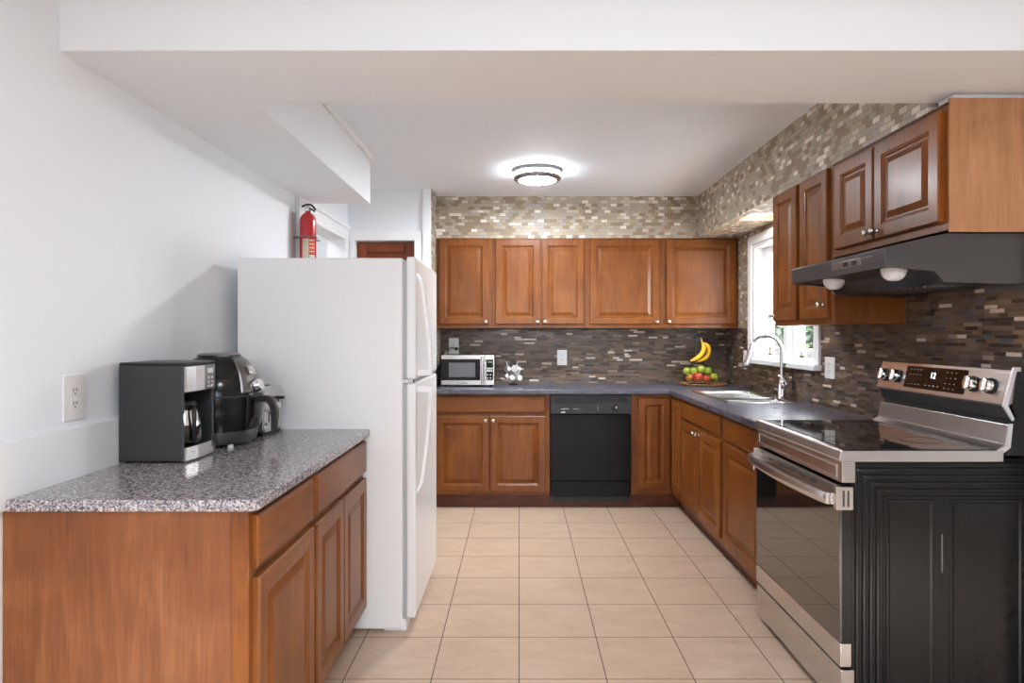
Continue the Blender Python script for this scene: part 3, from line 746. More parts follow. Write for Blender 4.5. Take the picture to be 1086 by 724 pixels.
for yy in (2.455, 2.43, 2.405):
    for s in (0.76, 0.58, 0.40, 0.24): pquad(b, yy-0.004, yy+0.004, s, s+0.03, 0.001, 0.0016)
obj('touch_key_marks', b, plain('grey key print', (0.22, 0.21, 0.20), 0.5), dis)
cu = bpy.data.curves.new('clock_text', 'FONT'); cu.body = '12'; cu.size = 0.034; cu.align_x = 'CENTER'; cu.align_y = 'CENTER'; cu.extrude = 0.0004
to = bpy.data.objects.new('clock_tmp', cu)
C.objects.link(to); bpy.context.view_layer.update()
me = bpy.data.meshes.new_from_object(to.evaluated_get(bpy.context.evaluated_depsgraph_get())); bpy.data.objects.remove(to)
me.materials.clear(); me.materials.append(M_CLOCK)
X_ = Vector((0, -1, 0)); Mx = Matrix((X_, uv, nv)).transposed().to_4x4(); Mx.translation = on_panel(2.535, 0.62, 0.0018)-OFF[dis.name]
me.transform(Mx)
ck = bpy.data.objects.new('clock_digits', me); C.objects.link(ck); ck.parent = dis
for y in (2.856, 2.768, 2.305, 2.222):
    c = on_panel(y, 0.50, 0.0)
    k = lathe(BM(), [(0.029, 0.0), (0.029, 0.006), (0.0265, 0.008)], c, 28, nv)
    kb = obj('control_knob', k, M_BLACKS, cpn, smooth=True, ang=40)
    k = lathe(BM(), [(0.025, 0.006), (0.0245, 0.024), (0.0215, 0.028), (0.0, 0.028)], c, 28, nv)
    kc = obj('knob_cap', k, M_CHROME, kb, smooth=True, ang=40)
    gb = BM(); a = nv*0.027
    v = []
    for o in (0.0, 0.008):
        for dy, s in ((-0.006, -0.024), (0.006, -0.024), (0.006, 0.024), (-0.006, 0.024)): v.append(gb.verts.new(c+a+nv*o+Vector((0, dy, 0))+uv*s))
    for f in ((0, 1, 2, 3), (4, 5, 6, 7), (0, 1, 5, 4), (1, 2, 6, 5), (2, 3, 7, 6), (3, 0, 4, 7)): gb.faces.new([v[i] for i in f])
    obj('grip_bar', gb, M_STEEL, kb, bevel=0.002)

# ------------------------------------------------------------------ range hood
HY0, HY1 = 2.118, 2.850
HX = 1.228
t = thing('range_hood', 'black under cabinet range hood with two domed lamps, above the range', 'range hood', (1.5, (HY0+HY1)/2, 1.655))
M_HOODS = plain('black stainless hood side', (0.085, 0.08, 0.078), 0.30, 0.75, 0.04)
sec = [(XR-0.002, 1.651), (1.432, 1.651), (HX+0.004, 1.606), (HX-0.0025, 1.601), (HX+0.0035, 1.538), (1.392, 1.524), (1.425, 1.487), (XR-0.002, 1.478)]
b = BM(); prism(b, sec[:], HY0, HY0+0.010, 'y'); prism(b, sec[:], HY1-0.010, HY1, 'y')
prism(b, [(XR-0.002, 1.651), (1.432, 1.651), (HX+0.004, 1.606), (HX+0.01, 1.596), (1.44, 1.640), (XR-0.002, 1.640)], HY0+0.010, HY1-0.010, 'y')
obj('canopy', b, M_HOODS, t, bevel=0.001)
b = BM(); prism(b, [(HX+0.004, 1.606), (HX-0.002, 1.601), (HX+0.004, 1.538), (HX+0.02, 1.538), (HX+0.02, 1.600)], HY0+0.009, HY1-0.009, 'y')
lip = obj('front_lip', b, M_GREYP, t, bevel=0.0015)
b = BM(); prism(b, [(HX+0.02, 1.556), (HX+0.02, 1.548), (1.40, 1.534), (1.46, 1.492), (XR-0.004, 1.484), (XR-0.004, 1.494), (1.47, 1.502), (1.41, 1.544)], HY0+0.010, HY1-0.010, 'y')
pan = obj('underside_pan', b, M_BLACKS, t, bevel=0.001)
for i in range(10): yy = HY0+0.16+i*0.042; obj('filter_slat', box(BM(), 1.49, 1.70, yy, yy+0.012, 1.484, 1.4925), M_STEELD, pan)
def lipq(bm, y0, y1, z0, z1, o=0.0015, tk=0.003):
    X = lambda z: HX-0.002+(1.601-z)/(1.601-1.538)*0.006
    v = [bm.verts.new((X(z)-oo, y, z)) for oo in (-tk, o) for y, z in ((y0, z0), (y1, z0), (y1, z1), (y0, z1))]
    for f in ((0, 1, 2, 3), (4, 5, 6, 7), (0, 1, 5, 4), (1, 2, 6, 5), (2, 3, 7, 6), (3, 0, 4, 7)): bm.faces.new([v[i] for i in f])
b = BM(); lipq(b, 2.275, 2.485, 1.560, 1.588); cpl = obj('switch_plate', b, M_STEELD, lip, bevel=0.001)
b = BM(); lipq(b, 2.19, 2.262, 1.583, 1.586); obj('name_strip', b, M_STEEL, lip)
for yy in (2.315, 2.375):
    b = BM(); lipq(b, yy-0.013, yy+0.013, 1.566, 1.582, 0.005); obj('rocker_switch', b, M_BLACKS, cpl, bevel=0.001)
for yy in (2.235, 2.66):
    k = lathe(BM(), [(0.0, -0.038), (0.018, -0.036), (0.030, -0.028), (0.038, -0.016), (0.0415, -0.003), (0.0415, 0.016)], (1.325, yy, 1.538), 24)
    obj('lamp_lens', k, M_LENS, t, smooth=True, ang=60)

# ------------------------------------------------------------------ sink and faucet
t = thing('kitchen_sink', 'stainless double bowl sink set in the dark worktop under the window', 'sink', (1.48, 4.17, CT))
S0, S1, S2, S3 = 1.245, 1.728, 3.765, 4.580
bowlA = (1.285, 1.645, 4.085, 4.535); bowlB = (1.285, 1.645, 3.82, 4.055)
us = [S0, 1.285, 1.645, S1]; vs = [S2, 3.82, 4.055, 4.085, 4.535, S3]
b = grid_solid(BM(), us, vs, lambda u, v: not (1.285 < u < 1.645 and (3.82 < v < 4.055 or 4.085 < v < 4.535)), CT-0.002, CT+0.006)
obj('rim', b, M_SINK, t, bevel=0.003)
for (xa, xb, ya, yb), dep in ((bowlA, 0.19), (bowlB, 0.16)):
    b = BM(); z1 = CT+0.003
    loops = [(0, z1), (0.004, z1-0.01), (0.012, z1-dep+0.03), (0.03, z1-dep)]
    R = []
    for i, z in loops: R.append([b.verts.new(p) for p in ((xa+i, ya+i, z), (xb-i, ya+i, z), (xb-i, yb-i, z), (xa+i, yb-i, z))])
    for A, B in zip(R, R[1:]):
        for k in range(4): b.faces.new((A[k], A[(k+1) % 4], B[(k+1) % 4], B[k]))
    b.faces.new(R[-1])
    bo = obj('bowl', b, M_SINK, t, bevel=0.006)
    obj('drain', lathe(BM(), [(0.035, 0.0), (0.03, 0.003), (0.0, 0.001)], ((xa+xb)/2, (ya+yb)/2, z1-dep), 20), M_STEELD, bo, smooth=True)
t = thing('faucet', 'chrome gooseneck pull-down faucet behind the sink', 'faucet', (1.69, 4.07, CT+0.006))
fx, fy, z0 = 1.688, 4.06, CT+0.0055
obj('base', lathe(BM(), [(0.032, 0.0), (0.030, 0.008), (0.022, 0.014), (0.021, 0.09), (0.023, 0.10), (0.019, 0.12), (0.013, 0.135)], (fx, fy, z0), 24), M_CHROME, t, smooth=True, ang=50)
path = [(fx, fy, z0+0.12), (fx, fy, z0+0.30)]
R = 0.098
for k in range(1, 12):
    a = PI*k/12*1.06; path.append((fx-R+R*math.cos(a), fy+0.012*k/12, z0+0.30+R*math.sin(a)))
obj('spout', tube(BM(), path, 0.0125, 14), M_CHROME, t, smooth=True)
e = Vector(path[-1]); dv = (e-Vector(path[-2])).normalized()
hd = lathe(BM(), [(0.014, -0.01), (0.016, 0.0), (0.017, 0.03), (0.024, 0.085), (0.026, 0.10), (0.022, 0.106), (0.0, 0.106)], e, 20, dv)
obj('spray_head', hd, M_CHROME, t, smooth=True, ang=50)
b = BM(); lathe(b, [(0.017, 0.0), (0.018, 0.02), (0.018, 0.035), (0.0, 0.037)], (fx, fy-0.018, z0+0.072), 18, (0.25, -1, 0))
tube(b, smooth_path([(fx+0.004, fy-0.045, z0+0.075), (fx+0.006, fy-0.05, z0+0.10), (fx-0.012, fy-0.012, z0+0.135), (fx-0.02, fy+0.0, z0+0.142)], 5), [0.008]*16, 10)
obj('lever_handle', b, M_CHROME, t, smooth=True, ang=50)

# ------------------------------------------------------------------ lamps
t = thing('ceiling_light', 'round flush ceiling light with a lit ring and nickel bands', 'ceiling light', (0.122, 4.26, ZC))
lc = (0.122, 4.26, ZC)
obj('backplate', lathe(BM(), [(0.163, 0.0), (0.163, -0.024), (0.150, -0.026)], lc, 48), M_BAND, t, smooth=True, ang=40)
obj('lit_ring', lathe(BM(), [(0.150, -0.022), (0.156, -0.026), (0.156, -0.046), (0.150, -0.048)], lc, 48), M_RING, t, smooth=True, ang=40)
obj('lower_band', lathe(BM(), [(0.150, -0.046), (0.158, -0.047), (0.158, -0.064), (0.152, -0.069), (0.128, -0.071)], lc, 48), M_BAND, t, smooth=True, ang=40)
obj('diffuser', lathe(BM(), [(0.130, -0.064), (0.127, -0.071), (0.10, -0.078), (0.0, -0.082)], lc, 48), M_LAMP, t, smooth=True, ang=60)
t = thing('recessed_light', 'square lit recessed light with a raw wood edge, in the tiled soffit before the window', 'ceiling light', ((CX0+CX1)/2, (CY0+CY1)/2, UT))
b = grid_solid(BM(), [CX0, CX0+0.012, CX1-0.012, CX1], [CY0, CY0+0.012, CY1-0.012, CY1], lambda u, v: not (CX0+0.012 < u < CX1-0.012 and CY0+0.012 < v < CY1-0.012), UT+0.001, UT+0.05)
obj('wood_edge', b, M_RAW, t)
obj('light_panel', box(BM(), CX0+0.012, CX1-0.012, CY0+0.012, CY1-0.012, UT+0.030, UT+0.05), M_CAN, t)
area('ceiling_lamp_glow', (0.122, 4.26, ZC-0.086), (0, 0, 0), 0.24, 0.24, 25, (0.93, 0.97, 1.03), 'DISK')
area('recessed_glow', ((CX0+CX1)/2, (CY0+CY1)/2, UT+0.02), (0, 0, 0), 0.18, 0.2, 5, (1, 0.95, 0.86))

# ------------------------------------------------------------------ outlets
def outlet(label, c, axis, w=0.075, h=0.118, plug=False, cat='outlet'):
    """axis: direction the plate faces"""
    t = thing('wall_outlet', label, cat, c)
    n_ = Vector(axis); u_ = Vector((0, 0, 1)).cross(n_); c = Vector(c)
    def slab(bm, u0, u1, z0, z1, d0, d1):
        v = [bm.verts.new(c+n_*d+u_*u+Vector((0, 0, z))) for d in (d0, d1) for u, z in ((u0, z0), (u1, z0), (u1, z1), (u0, z1))]
        for f in ((0, 1, 2, 3), (4, 5, 6, 7), (0, 1, 5, 4), (1, 2, 6, 5), (2, 3, 7, 6), (3, 0, 4, 7)): bm.faces.new([v[i] for i in f])
    b = BM(); slab(b, -w/2, w/2, -h/2, h/2, 0.0, 0.006); pl = obj('cover_plate', b, M_WHITEP, t, bevel=0.0025)
    for s in (-1, 1):
        b = BM(); slab(b, -0.0165, 0.0165, s*0.0195-0.0145, s*0.0195+0.0145, 0.004, 0.0075); rc = obj('socket', b, M_WHITEP, pl, bevel=0.002)
    b = BM()
    for s in (-1, 1):
        for du in (-0.0065, 0.0065): slab(b, du-0.0013, du+0.0013, s*0.0195-0.002, s*0.0195+0.007, 0.006, 0.0079)
        slab(b, -0.0025, 0.0025, s*0.0195-0.010, s*0.0195-0.006, 0.006, 0.0079)
    obj('socket_slots', b, M_SLOT, pl)
    return t
outlet('white double outlet on the left wall above the granite', (XL, 1.853, 1.127), (1, 0, 0), 0.088, 0.135)
o1 = outlet('white outlet with a black plug above the microwave', ((481.3-550.7)*YB/F, YB, 1.208), (0, -1, 0), 0.084, 0.150)
outlet('white outlet in the middle of the back wall strip mosaic', ((596-550.7)*YB/F, YB, 1.118), (0, -1, 0), 0.084, 0.130)
outlet('white double outlet on the strip mosaic between window and range', (XR, XR*F/(880.8-550.7), 1.31-35*3.56/F), (-1, 0, 0), 0.112, 0.122)
outlet('white outlet left of the window, behind the faucet spout', (XR, 4.90, 1.31-24.5*4.9/F), (-1, 0, 0), 0.075, 0.118)
t = thing('power_cord', 'black plug and cord in the outlet above the microwave', 'cord', ((483-550.7)*YB/F, YB-0.03, 1.19))
cx = (484.5-550.7)*YB/F
b = BM(); box(b, cx-0.012, cx+0.012, YB-0.036, YB-0.0085, 1.180, 1.206); obj('plug', b, M_BLACKS, t, bevel=0.004)
obj('cord', tube(BM(), smooth_path([(cx-0.010, YB-0.025, 1.194), (cx-0.045, YB-0.028, 1.203), (cx-0.075, YB-0.025, 1.16), (cx-0.085, YB-0.022, 1.0), (cx-0.08, YB-0.022, CT+0.01)], 6), 0.004, 8), M_BLACKS, t, smooth=True)

# ------------------------------------------------------------------ microwave
MX0, MX1, MY, MZ0, MZ1 = (467.8-550.7)*5.0/F, (524.4-550.7)*5.0/F, 5.0, CT+0.012, 1.152
t = thing('microwave', 'small stainless and black microwave on the back worktop', 'microwave', ((MX0+MX1)/2, 5.15, CT))
obj('body', box(BM(), MX0+0.002, MX1-0.002, MY+0.02, YB-0.05, MZ0, MZ1-0.002), M_BLACKS, t, bevel=0.004)
W_ = MX1-MX0; H_ = MZ1-MZ0
dx = MX0+W_*0.815
dm = obj('door', box(BM(), MX0, dx, MY, MY+0.022, MZ0, MZ1), M_STEEL, t, bevel=0.003)
obj('door_glass', box(BM(), MX0+0.001, MX0+W_*0.735, MY-0.0015, MY+0.004, MZ0+H_*0.16, MZ1-H_*0.14), M_BLACK, dm)
obj('window', box(BM(), MX0+W_*0.145, MX0+W_*0.64, MY-0.0025, MY+0.002, MZ0+H_*0.27, MZ0+H_*0.74), M_MWWIN, dm)
b = BM(); hx = MX0+W_*0.775
tube(b, [(hx, MY-0.022, MZ0+H_*0.05), (hx, MY-0.024, MZ0+H_*0.5), (hx, MY-0.022, MZ1-H_*0.05)], 0.011, 12)
for z in (MZ0+H_*0.09, MZ1-H_*0.09): box(b, hx-0.008, hx+0.008, MY-0.02, MY+0.001, z-0.01, z+0.01)
obj('handle', b, M_STEEL, dm, smooth=True)
obj('badge', box(BM(), MX0+W_*0.31, MX0+W_*0.49, MY-0.0012, MY+0.001, MZ0+H_*0.055, MZ0+H_*0.085), M_STEELD, dm)
cm = obj('control_panel', box(BM(), dx+0.001, MX1, MY, MY+0.022, MZ0, MZ1), M_STEEL, t, bevel=0.003)
obj('keypad', box(BM(), dx+0.012, MX1-0.010, MY-0.0015, MY+0.003, MZ0+H_*0.17, MZ1-H_*0.15), M_BLACK, cm)
b = BM(); kx0, kx1 = dx+0.016, MX1-0.014
for i in range(3):
    for j in range(2): w_ = (kx1-kx0)/3; box(b, kx0+i*w_+0.002, kx0+(i+1)*w_-0.002, MY-0.003, MY-0.001, MZ0+H_*(0.45+j*0.075), MZ0+H_*(0.50+j*0.075))
for i in range(2):
    for j in range(2): box(b, kx0+0.002+i*0.024, kx0+0.012+i*0.024, MY-0.003, MY-0.001, MZ0+H_*(0.22+j*0.11), MZ0+H_*(0.25+j*0.11))
obj('keys', b, M_LABELW, cm)
obj('clock_display', box(BM(), kx0+0.010, kx1-0.004, MY-0.003, MY-0.001, MZ0+H_*0.74, MZ0+H_*0.79), plain('dim green display', lin(110, 130, 80), 0.4), cm)
for x in (MX0+0.03, MX1-0.03):
    for y in (MY+0.05, YB-0.08): obj('foot', lathe(BM(), [(0.012, 0), (0.012, 0.013)], (x, y, CT), 12), M_BLACKS, t)

# ------------------------------------------------------------------ cups on a small stand beside the microwave
sx_, sy_ = (544.5-550.7)*5.18/F, 5.20
pk = lambda x, y, Y: Vector(((x-550.7)*Y/F, Y, CAM_H-(y-355)*Y/F))
t = thing('cup_stand', 'small dark wire stand holding shiny metal cups, right of the microwave', 'stand', (sx_, sy_, CT))
b = BM(); tube(b, [(sx_+0.035*math.cos(a*PI/12), sy_+0.035*math.sin(a*PI/12), CT+0.0035) for a in range(24)], 0.0035, 6, True)
tube(b, [(sx_, sy_+0.02, CT+0.003), (sx_, sy_+0.02, CT+0.16)], 0.003, 8); tube(b, [(sx_, sy_-0.034, CT+0.0035), (sx_, sy_+0.034, CT+0.0035)], 0.003, 6)
obj('base', b, M_BLACKS, t, smooth=True)
for s in (-1, 1):
    for z, l in ((0.150, 0.035), (0.085, 0.045)):
        obj('hook', tube(BM(), smooth_path([(sx_, sy_+0.02, CT+z), (sx_+s*l*0.7, sy_-0.01, CT+z+0.004), (sx_+s*l, sy_-0.02, CT+z+0.014)], 4), 0.0025, 6), M_STEELD, t, smooth=True)
M_CUP = plain('bright polished metal', (0.88, 0.87, 0.86), 0.24, 0.7, 0.02)
cup = lambda c, ax, r: lathe(BM(), [(0.0, 0.002), (r*0.78, 0.0), (r*0.86, 0.004), (r, r*1.1), (r*1.06, r*1.12), (r*1.0, r*1.13), (r*0.82, 0.008), (0, 0.006)], c, 24, ax)
for (x, y, r, ax, lab) in ((546.0, 391.0, 0.037, (0.25, 0.8, -0.35), 'largest bright metal cup, at the top of the little stand by the microwave'),
                           (550.6, 400.2, 0.025, (-0.5, 0.75, -0.1), 'metal cup on the lower right of the little stand by the microwave'),
                           (537.5, 391.5, 0.026, (0.5, 0.7, 0.2), 'small metal cup on the upper left of the little stand by the microwave'),
                           (543.0, 400.3, 0.027, (-0.1, 0.9, -0.3), 'metal cup low in the middle of the little stand by the microwave'),
                           (536.6, 399.6, 0.021, (0.6, 0.5, 0.4), 'smallest metal cup on the lower left of the little stand by the microwave')):
    c = pk(x, y, 5.145)
    m = thing('measuring_cup', lab, 'cup', c, 0, 'metal cups by the microwave')
    cb = obj('cup_bowl', cup(c-Vector(ax).normalized()*0.01, ax, r), M_CUP, m, smooth=True, ang=50)
    hv = Vector((0.2 if x > 543 else -0.25, 0.15, 1)).normalized()
    st = c+Vector(ax).normalized()*r*0.8+hv*r
    hb = BM(); tube(hb, [st, st+hv*0.02, st+hv*0.036], [0.005, 0.004, 0.006], 8); obj('handle', hb, M_CUP, cb, smooth=True)

# ------------------------------------------------------------------ fruit stand in the corner
FYC = 5.13; S_ = FYC/F
fx0 = (747-550.7)*S_
t = obj('wicker_tray', lathe(BM(), [(0.0, 0.0), (0.165, 0.0), (0.182, 0.008), (0.186, 0.017), (0.178, 0.018), (0.165, 0.009), (0.0, 0.007)], (0, 0, 0), 48, (0, 0, 1), 1.0, 0.95), M_WICKER, smooth=True, ang=50)
t.location = (fx0, FYC+0.03, CT+0.0005)
tag(t, 'round woven tan tray in the worktop corner under the fruit', 'tray')
fz = lambda y, Y=FYC: CAM_H-(y-355)*Y/F
bx = (743-550.7)*S_
t = thing('fruit_stand', 'thin dark wire fruit basket with a banana hook, on the woven tray', 'fruit basket', (bx, FYC, CT+0.0085))
b = BM()
ZB = CT+0.0125
def wring(bm, rx, ry, z, cx=bx, cy=FYC+0.01): tube(bm, [(cx+rx*math.cos(a*PI/18), cy+ry*math.sin(a*PI/18), z) for a in range(36)], 0.0022, 6, True)
wring(b, 0.095, 0.075, ZB); wring(b, 0.145, 0.105, ZB+0.075); wring(b, 0.128, 0.095, ZB+0.04)
for k in range(14):
    a = 2*PI*k/14
    tube(b, smooth_path([(bx+0.095*math.cos(a), FYC+0.01+0.075*math.sin(a), ZB), (bx+0.130*math.cos(a), FYC+0.01+0.097*math.sin(a), ZB+0.04), (bx+0.145*math.cos(a), FYC+0.01+0.105*math.sin(a), ZB+0.075)], 3), 0.0016, 5)
for s in (-1, 0, 1): tube(b, [(bx-0.094+0.0*s, FYC+0.01+s*0.03, ZB), (bx+0.094, FYC+0.01+s*0.03, ZB)], 0.0016, 5)
obj('basket', b, M_BLACKS, t, smooth=True)
obj('banana_hook', tube(BM(), smooth_path([(bx+0.0, FYC+0.112, ZB+0.072), (bx, FYC+0.135, ZB+0.20), (bx, FYC+0.125, fz(360)), (bx+0.002, FYC+0.06, fz(354.5)), (bx, FYC+0.006, fz(355.5)), (bx, FYC-0.006, fz(359)), (bx, FYC+0.008, fz(361))], 6), 0.003, 8), M_STEELD, t, smooth=True)
for x, y, r, dy, m, lab in ((731.3, 400.3, 4.3, -0.02, M_APM, 'blushed apple at the lower left of the fruit basket'),
                         (740.0, 400.0, 5.3, -0.045, M_APR, 'large red apple at the front of the fruit basket'),
                         (749.8, 401.2, 4.4, -0.045, M_APR, 'smaller red apple right of the large red one in the basket'),
                         (757.3, 400.0, 4.6, -0.005, M_APG, 'green apple alone at the right end of the fruit basket'),
                         (728.9, 393.6, 4.4, 0.035, M_APG, 'leftmost green apple on top of the fruit pile'),
                         (735.2, 393.2, 4.2, -0.005, M_APG, 'pale green apple second from the left on top of the fruit pile'),
                         (743.4, 391.6, 4.8, 0.02, M_APG, 'highest green apple in the pile, below the bananas'),
                         (750.4, 393.3, 4.7, 0.035, M_APG, 'rightmost green apple of the top row, above a small red apple')):
    Y = FYC+dy; c = pk(x, y, Y); R = r*Y/F
    a = thing('apple', lab, 'apple', c, 0, 'apples in the fruit basket')
    pr = [(0.0, -0.86*R), (0.25*R, -0.92*R), (0.6*R, -0.78*R), (0.92*R, -0.35*R), (1.0*R, 0.08*R), (0.93*R, 0.45*R), (0.68*R, 0.8*R), (0.36*R, 0.9*R), (0.12*R, 0.76*R), (0.0, 0.68*R)]
    obj('flesh', lathe(BM(), pr, c, 22), m, a, smooth=True, ang=80)
    obj('stem', tube(BM(), [c+Vector((0, 0, 0.66*R)), c+Vector((0.002, 0, 0.95*R)), c+Vector((0.006, 0, 1.12*R))], 0.0016, 6), M_APS, a)
t = thing('banana_bunch', 'two yellow bananas hanging from the hook above the apples', 'bananas', pk(744, 362, FYC), 0)
def banana(pts, dy):
    P = smooth_path([pk(x, y, FYC+dy) for x, y in pts], 6); n = len(P)
    rr = []
    for i in range(n):
        s = i/(n-1)
        rr.append(0.006+0.0125*min(1, max(0, (s-0.02)/0.22))*(1 if s < 0.72 else max(0.12, 1-((s-0.72)/0.28)**1.6)))
    o = obj('banana', tube(BM(), P, rr, 9), M_BANANA, t, smooth=True, ang=50)
    e = P[-1]; d = (P[-1]-P[-2]).normalized()
    obj('banana_tip', tube(BM(), [e-d*0.001, e+d*0.006], [0.0045, 0.003], 8), M_BTIP, o)
banana([(744.3, 363.2), (746.3, 368), (745.0, 373.5), (740.0, 379), (732.2, 382.7)], -0.018)
banana([(744.8, 362.8), (750.5, 367), (751.6, 373), (748.0, 379.5), (739.6, 383.6)], 0.010)
obj('bunch_stem', tube(BM(), [pk(743.4, 359.0, FYC), pk(743.9, 361.0, FYC), pk(744.8, 363.6, FYC-0.004)], [0.009, 0.008, 0.008], 9), M_BSTEM, t, smooth=True)

# ------------------------------------------------------------------ coffee maker
KY0, KY1, KX0, KX1 = 2.025, 2.235, -1.285, -1.072
KZ = GT+0.006
t = thing('coffee_maker', 'black drip coffee maker with stainless front on the granite', 'coffee maker', ((KX0+KX1)/2, (KY0+KY1)/2, GT))
KT = 1.218
b = BM()
box(b, KX0, KX1-0.006, KY0, KY0+0.012, KZ, KT-0.006)            # near cheek
box(b, KX0, KX1-0.006, KY1-0.012, KY1, KZ, KT-0.006)            # far cheek
box(b, KX0, KX0+0.085, KY0+0.012, KY1-0.012, KZ, KT-0.006)       # water tank
obj('body', b, M_GREYP, t, bevel=0.004)
obj('lid', box(BM(), KX0, KX1-0.002, KY0, KY1, KT-0.008, KT+0.003), M_BLACKS, t, bevel=0.005, bseg=3)
hd = obj('brew_head', box(BM(), KX0+0.08, KX1-0.006, KY0+0.012, KY1-0.012, 1.127, KT-0.008), M_BLACKS, t)
b = BM(); prism(b, [(KX1-0.014, KY0+0.003), (KX1-0.001, KY0+0.012), (KX1+0.006, KY0+0.06), (KX1+0.007, KY0+0.115), (KX1-0.014, KY0+0.115)], 1.124, KT-0.010, 'z')
obj('front_plate', b, M_STEEL, hd, bevel=0.002)
b = BM(); prism(b, [(KX1-0.014, KY0+0.116), (KX1+0.007, KY0+0.116), (KX1+0.005, KY1-0.02), (KX1-0.002, KY1-0.004), (KX1-0.014, KY1-0.004)], 1.124, KT-0.010, 'z')
cpl = obj('button_panel', b, M_STEELD, hd, bevel=0.002)
obj('screen', box(BM(), KX1+0.004, KX1+0.0085, KY0+0.135, KY0+0.170, 1.180, 1.196), M_LABELW, cpl)
for i in range(2):
    for j in range(3):
        obj('button', box(BM(), KX1+0.003, KX1+0.0085, KY0+0.133+i*0.022, KY0+0.147+i*0.022, 1.132+j*0.014, 1.140+j*0.014), M_STEEL, cpl)
b = BM(); box(b, KX0+0.085, KX1-0.004, KY0+0.012, KY1-0.012, KZ, 0.935)
bs = obj('base', b, M_BLACKS, t)
b = BM(); prism(b, [(KX1-0.014, KY0+0.001), (KX1-0.001, KY0+0.010), (KX1+0.008, KY0+0.07), (KX1+0.008, KY1-0.05), (KX1-0.002, KY1-0.004), (KX1-0.014, KY1-0.004)], KZ-0.001, 0.946, 'z')
obj('base_front', b, M_STEEL, bs, bevel=0.002)
obj('hot_plate', lathe(BM(), [(0.062, 0), (0.062, 0.004), (0, 0.005)], (-1.132, 2.13, 0.935), 28), M_BLACK, bs, smooth=True)
for x in (KX0+0.02, KX1-0.02):
    for y in (KY0+0.02, KY1-0.02): obj('foot', lathe(BM(), [(0.010, 0), (0.010, 0.008)], (x, y, GT), 10), M_BLACKS, t)
c = thing('coffee_carafe', 'glass and steel coffee carafe inside the coffee maker', 'carafe', (-1.132, 2.13, 0.9405))
cz = 0.9405
obj('jug', lathe(BM(), [(0.0, 0.0), (0.046, 0.0), (0.056, 0.012), (0.058, 0.04), (0.052, 0.085), (0.040, 0.118), (0.038, 0.13), (0.036, 0.13), (0.038, 0.118), (0.050, 0.085), (0.055, 0.04), (0.053, 0.014), (0.0, 0.003)], (-1.132, 2.13, cz), 32), M_CARAFE, c, smooth=True, ang=60)
obj('band', lathe(BM(), [(0.0545, 0.074), (0.0565, 0.070), (0.046, 0.108), (0.0425, 0.118)], (-1.132, 2.13, cz), 32), M_CHROME, c, smooth=True)
obj('carafe_lid', lathe(BM(), [(0.040, 0.126), (0.042, 0.132), (0.036, 0.146), (0.0, 0.150)], (-1.132, 2.13, cz), 28), M_BLACKS, c, smooth=True)
obj('handle', tube(BM(), smooth_path([(-1.096, 2.110, cz+0.128), (-1.078, 2.094, cz+0.125), (-1.074, 2.088, cz+0.08), (-1.078, 2.094, cz+0.03), (-1.088, 2.104, cz+0.022)], 5), 0.007, 10), M_BLACKS, c, smooth=True)

# ------------------------------------------------------------------ air fryer
AX, AY = -1.137, 2.395
t = thing('air_fryer', 'glossy black egg shaped air fryer between coffee maker and toaster', 'air fryer', (AX, AY, GT))
ap = [(0.138, 0.060), (0.146, 0.10), (0.149, 0.15), (0.148, 0.19), (0.141, 0.235), (0.127, 0.275), (0.106, 0.308), (0.082, 0.328), (0.070, 0.333)]
obj('base_ring', lathe(BM(), [(0.118, 0.012), (0.130, 0.016), (0.139, 0.055), (0.136, 0.062), (0.0, 0.062)], (AX, AY, GT), 48), M_GREYP, t, smooth=True, ang=50)
bd = obj('shell', lathe(BM(), [(0.0, 0.060)]+ap+[(0.0, 0.334)], (AX, AY, GT), 56), M_BLACK, t, smooth=True, ang=50)
obj('seam', lathe(BM(), [(0.1484, 0.186), (0.1494, 0.187), (0.1494, 0.190), (0.1484, 0.191)], (AX, AY, GT), 56), M_GREYP, bd, smooth=True)
obj('top_cap', lathe(BM(), [(0.074, 0.330), (0.076, 0.338), (0.064, 0.344), (0.0, 0.346)], (AX, AY, GT), 40), M_STEELD, t, smooth=True, ang=50)
def skin(r0, a0, a1, z0, z1, name, mat, par, off=0.003, nz=14, na=8, taper=0.0):
    def rad(z):
        for (r1, h1), (r2, h2) in zip(ap, ap[1:]):
            if h1 <= z <= h2: return r1+(r2-r1)*(z-h1)/(h2-h1)
        return ap[-1][0] if z > ap[-1][1] else ap[0][0]
    b = BM(); G = []
    for i in range(nz+1):
        z = z0+(z1-z0)*i/nz; r = rad(z)+off; wdt = 1-taper*(i/nz)
        m = (a0+a1)/2
        G.append([b.verts.new((AX+r*math.cos(m+(a-m)*wdt), AY+r*math.sin(m+(a-m)*wdt), GT+z+off*0.5)) for a in [a0+(a1-a0)*k/na for k in range(na+1)]])
    for P, Q in zip(G, G[1:]):
        for k in range(na): b.faces.new((P[k], P[k+1], Q[k+1], Q[k]))
    o = obj(name, b, mat, par, smooth=True)
    m = o.modifiers.new('thickness', 'SOLIDIFY'); m.thickness = 0.004; m.offset = -1
    return o
cp2 = skin(0, -0.62, 0.30, 0.195, 0.330, 'control_panel', M_STEELD, t)
skin(0, -0.50, 0.42, 0.064, 0.184, 'basket_front', M_BLACK, t, 0.0025)
skin(0, -0.30, 0.02, 0.262, 0.295, 'timer_window', M_STEEL, cp2, 0.006, 4, 5)
ka = -0.15; kd = Vector((math.cos(ka), math.sin(ka), 0.25)).normalized()
kc = Vector((AX, AY, GT+0.222))+Vector((math.cos(ka), math.sin(ka), 0))*0.144
obj('timer_knob', lathe(BM(), [(0.025, 0.0), (0.025, 0.008), (0.021, 0.026), (0.019, 0.029), (0, 0.029)], kc, 24, kd), M_CHROME, t, smooth=True, ang=40)
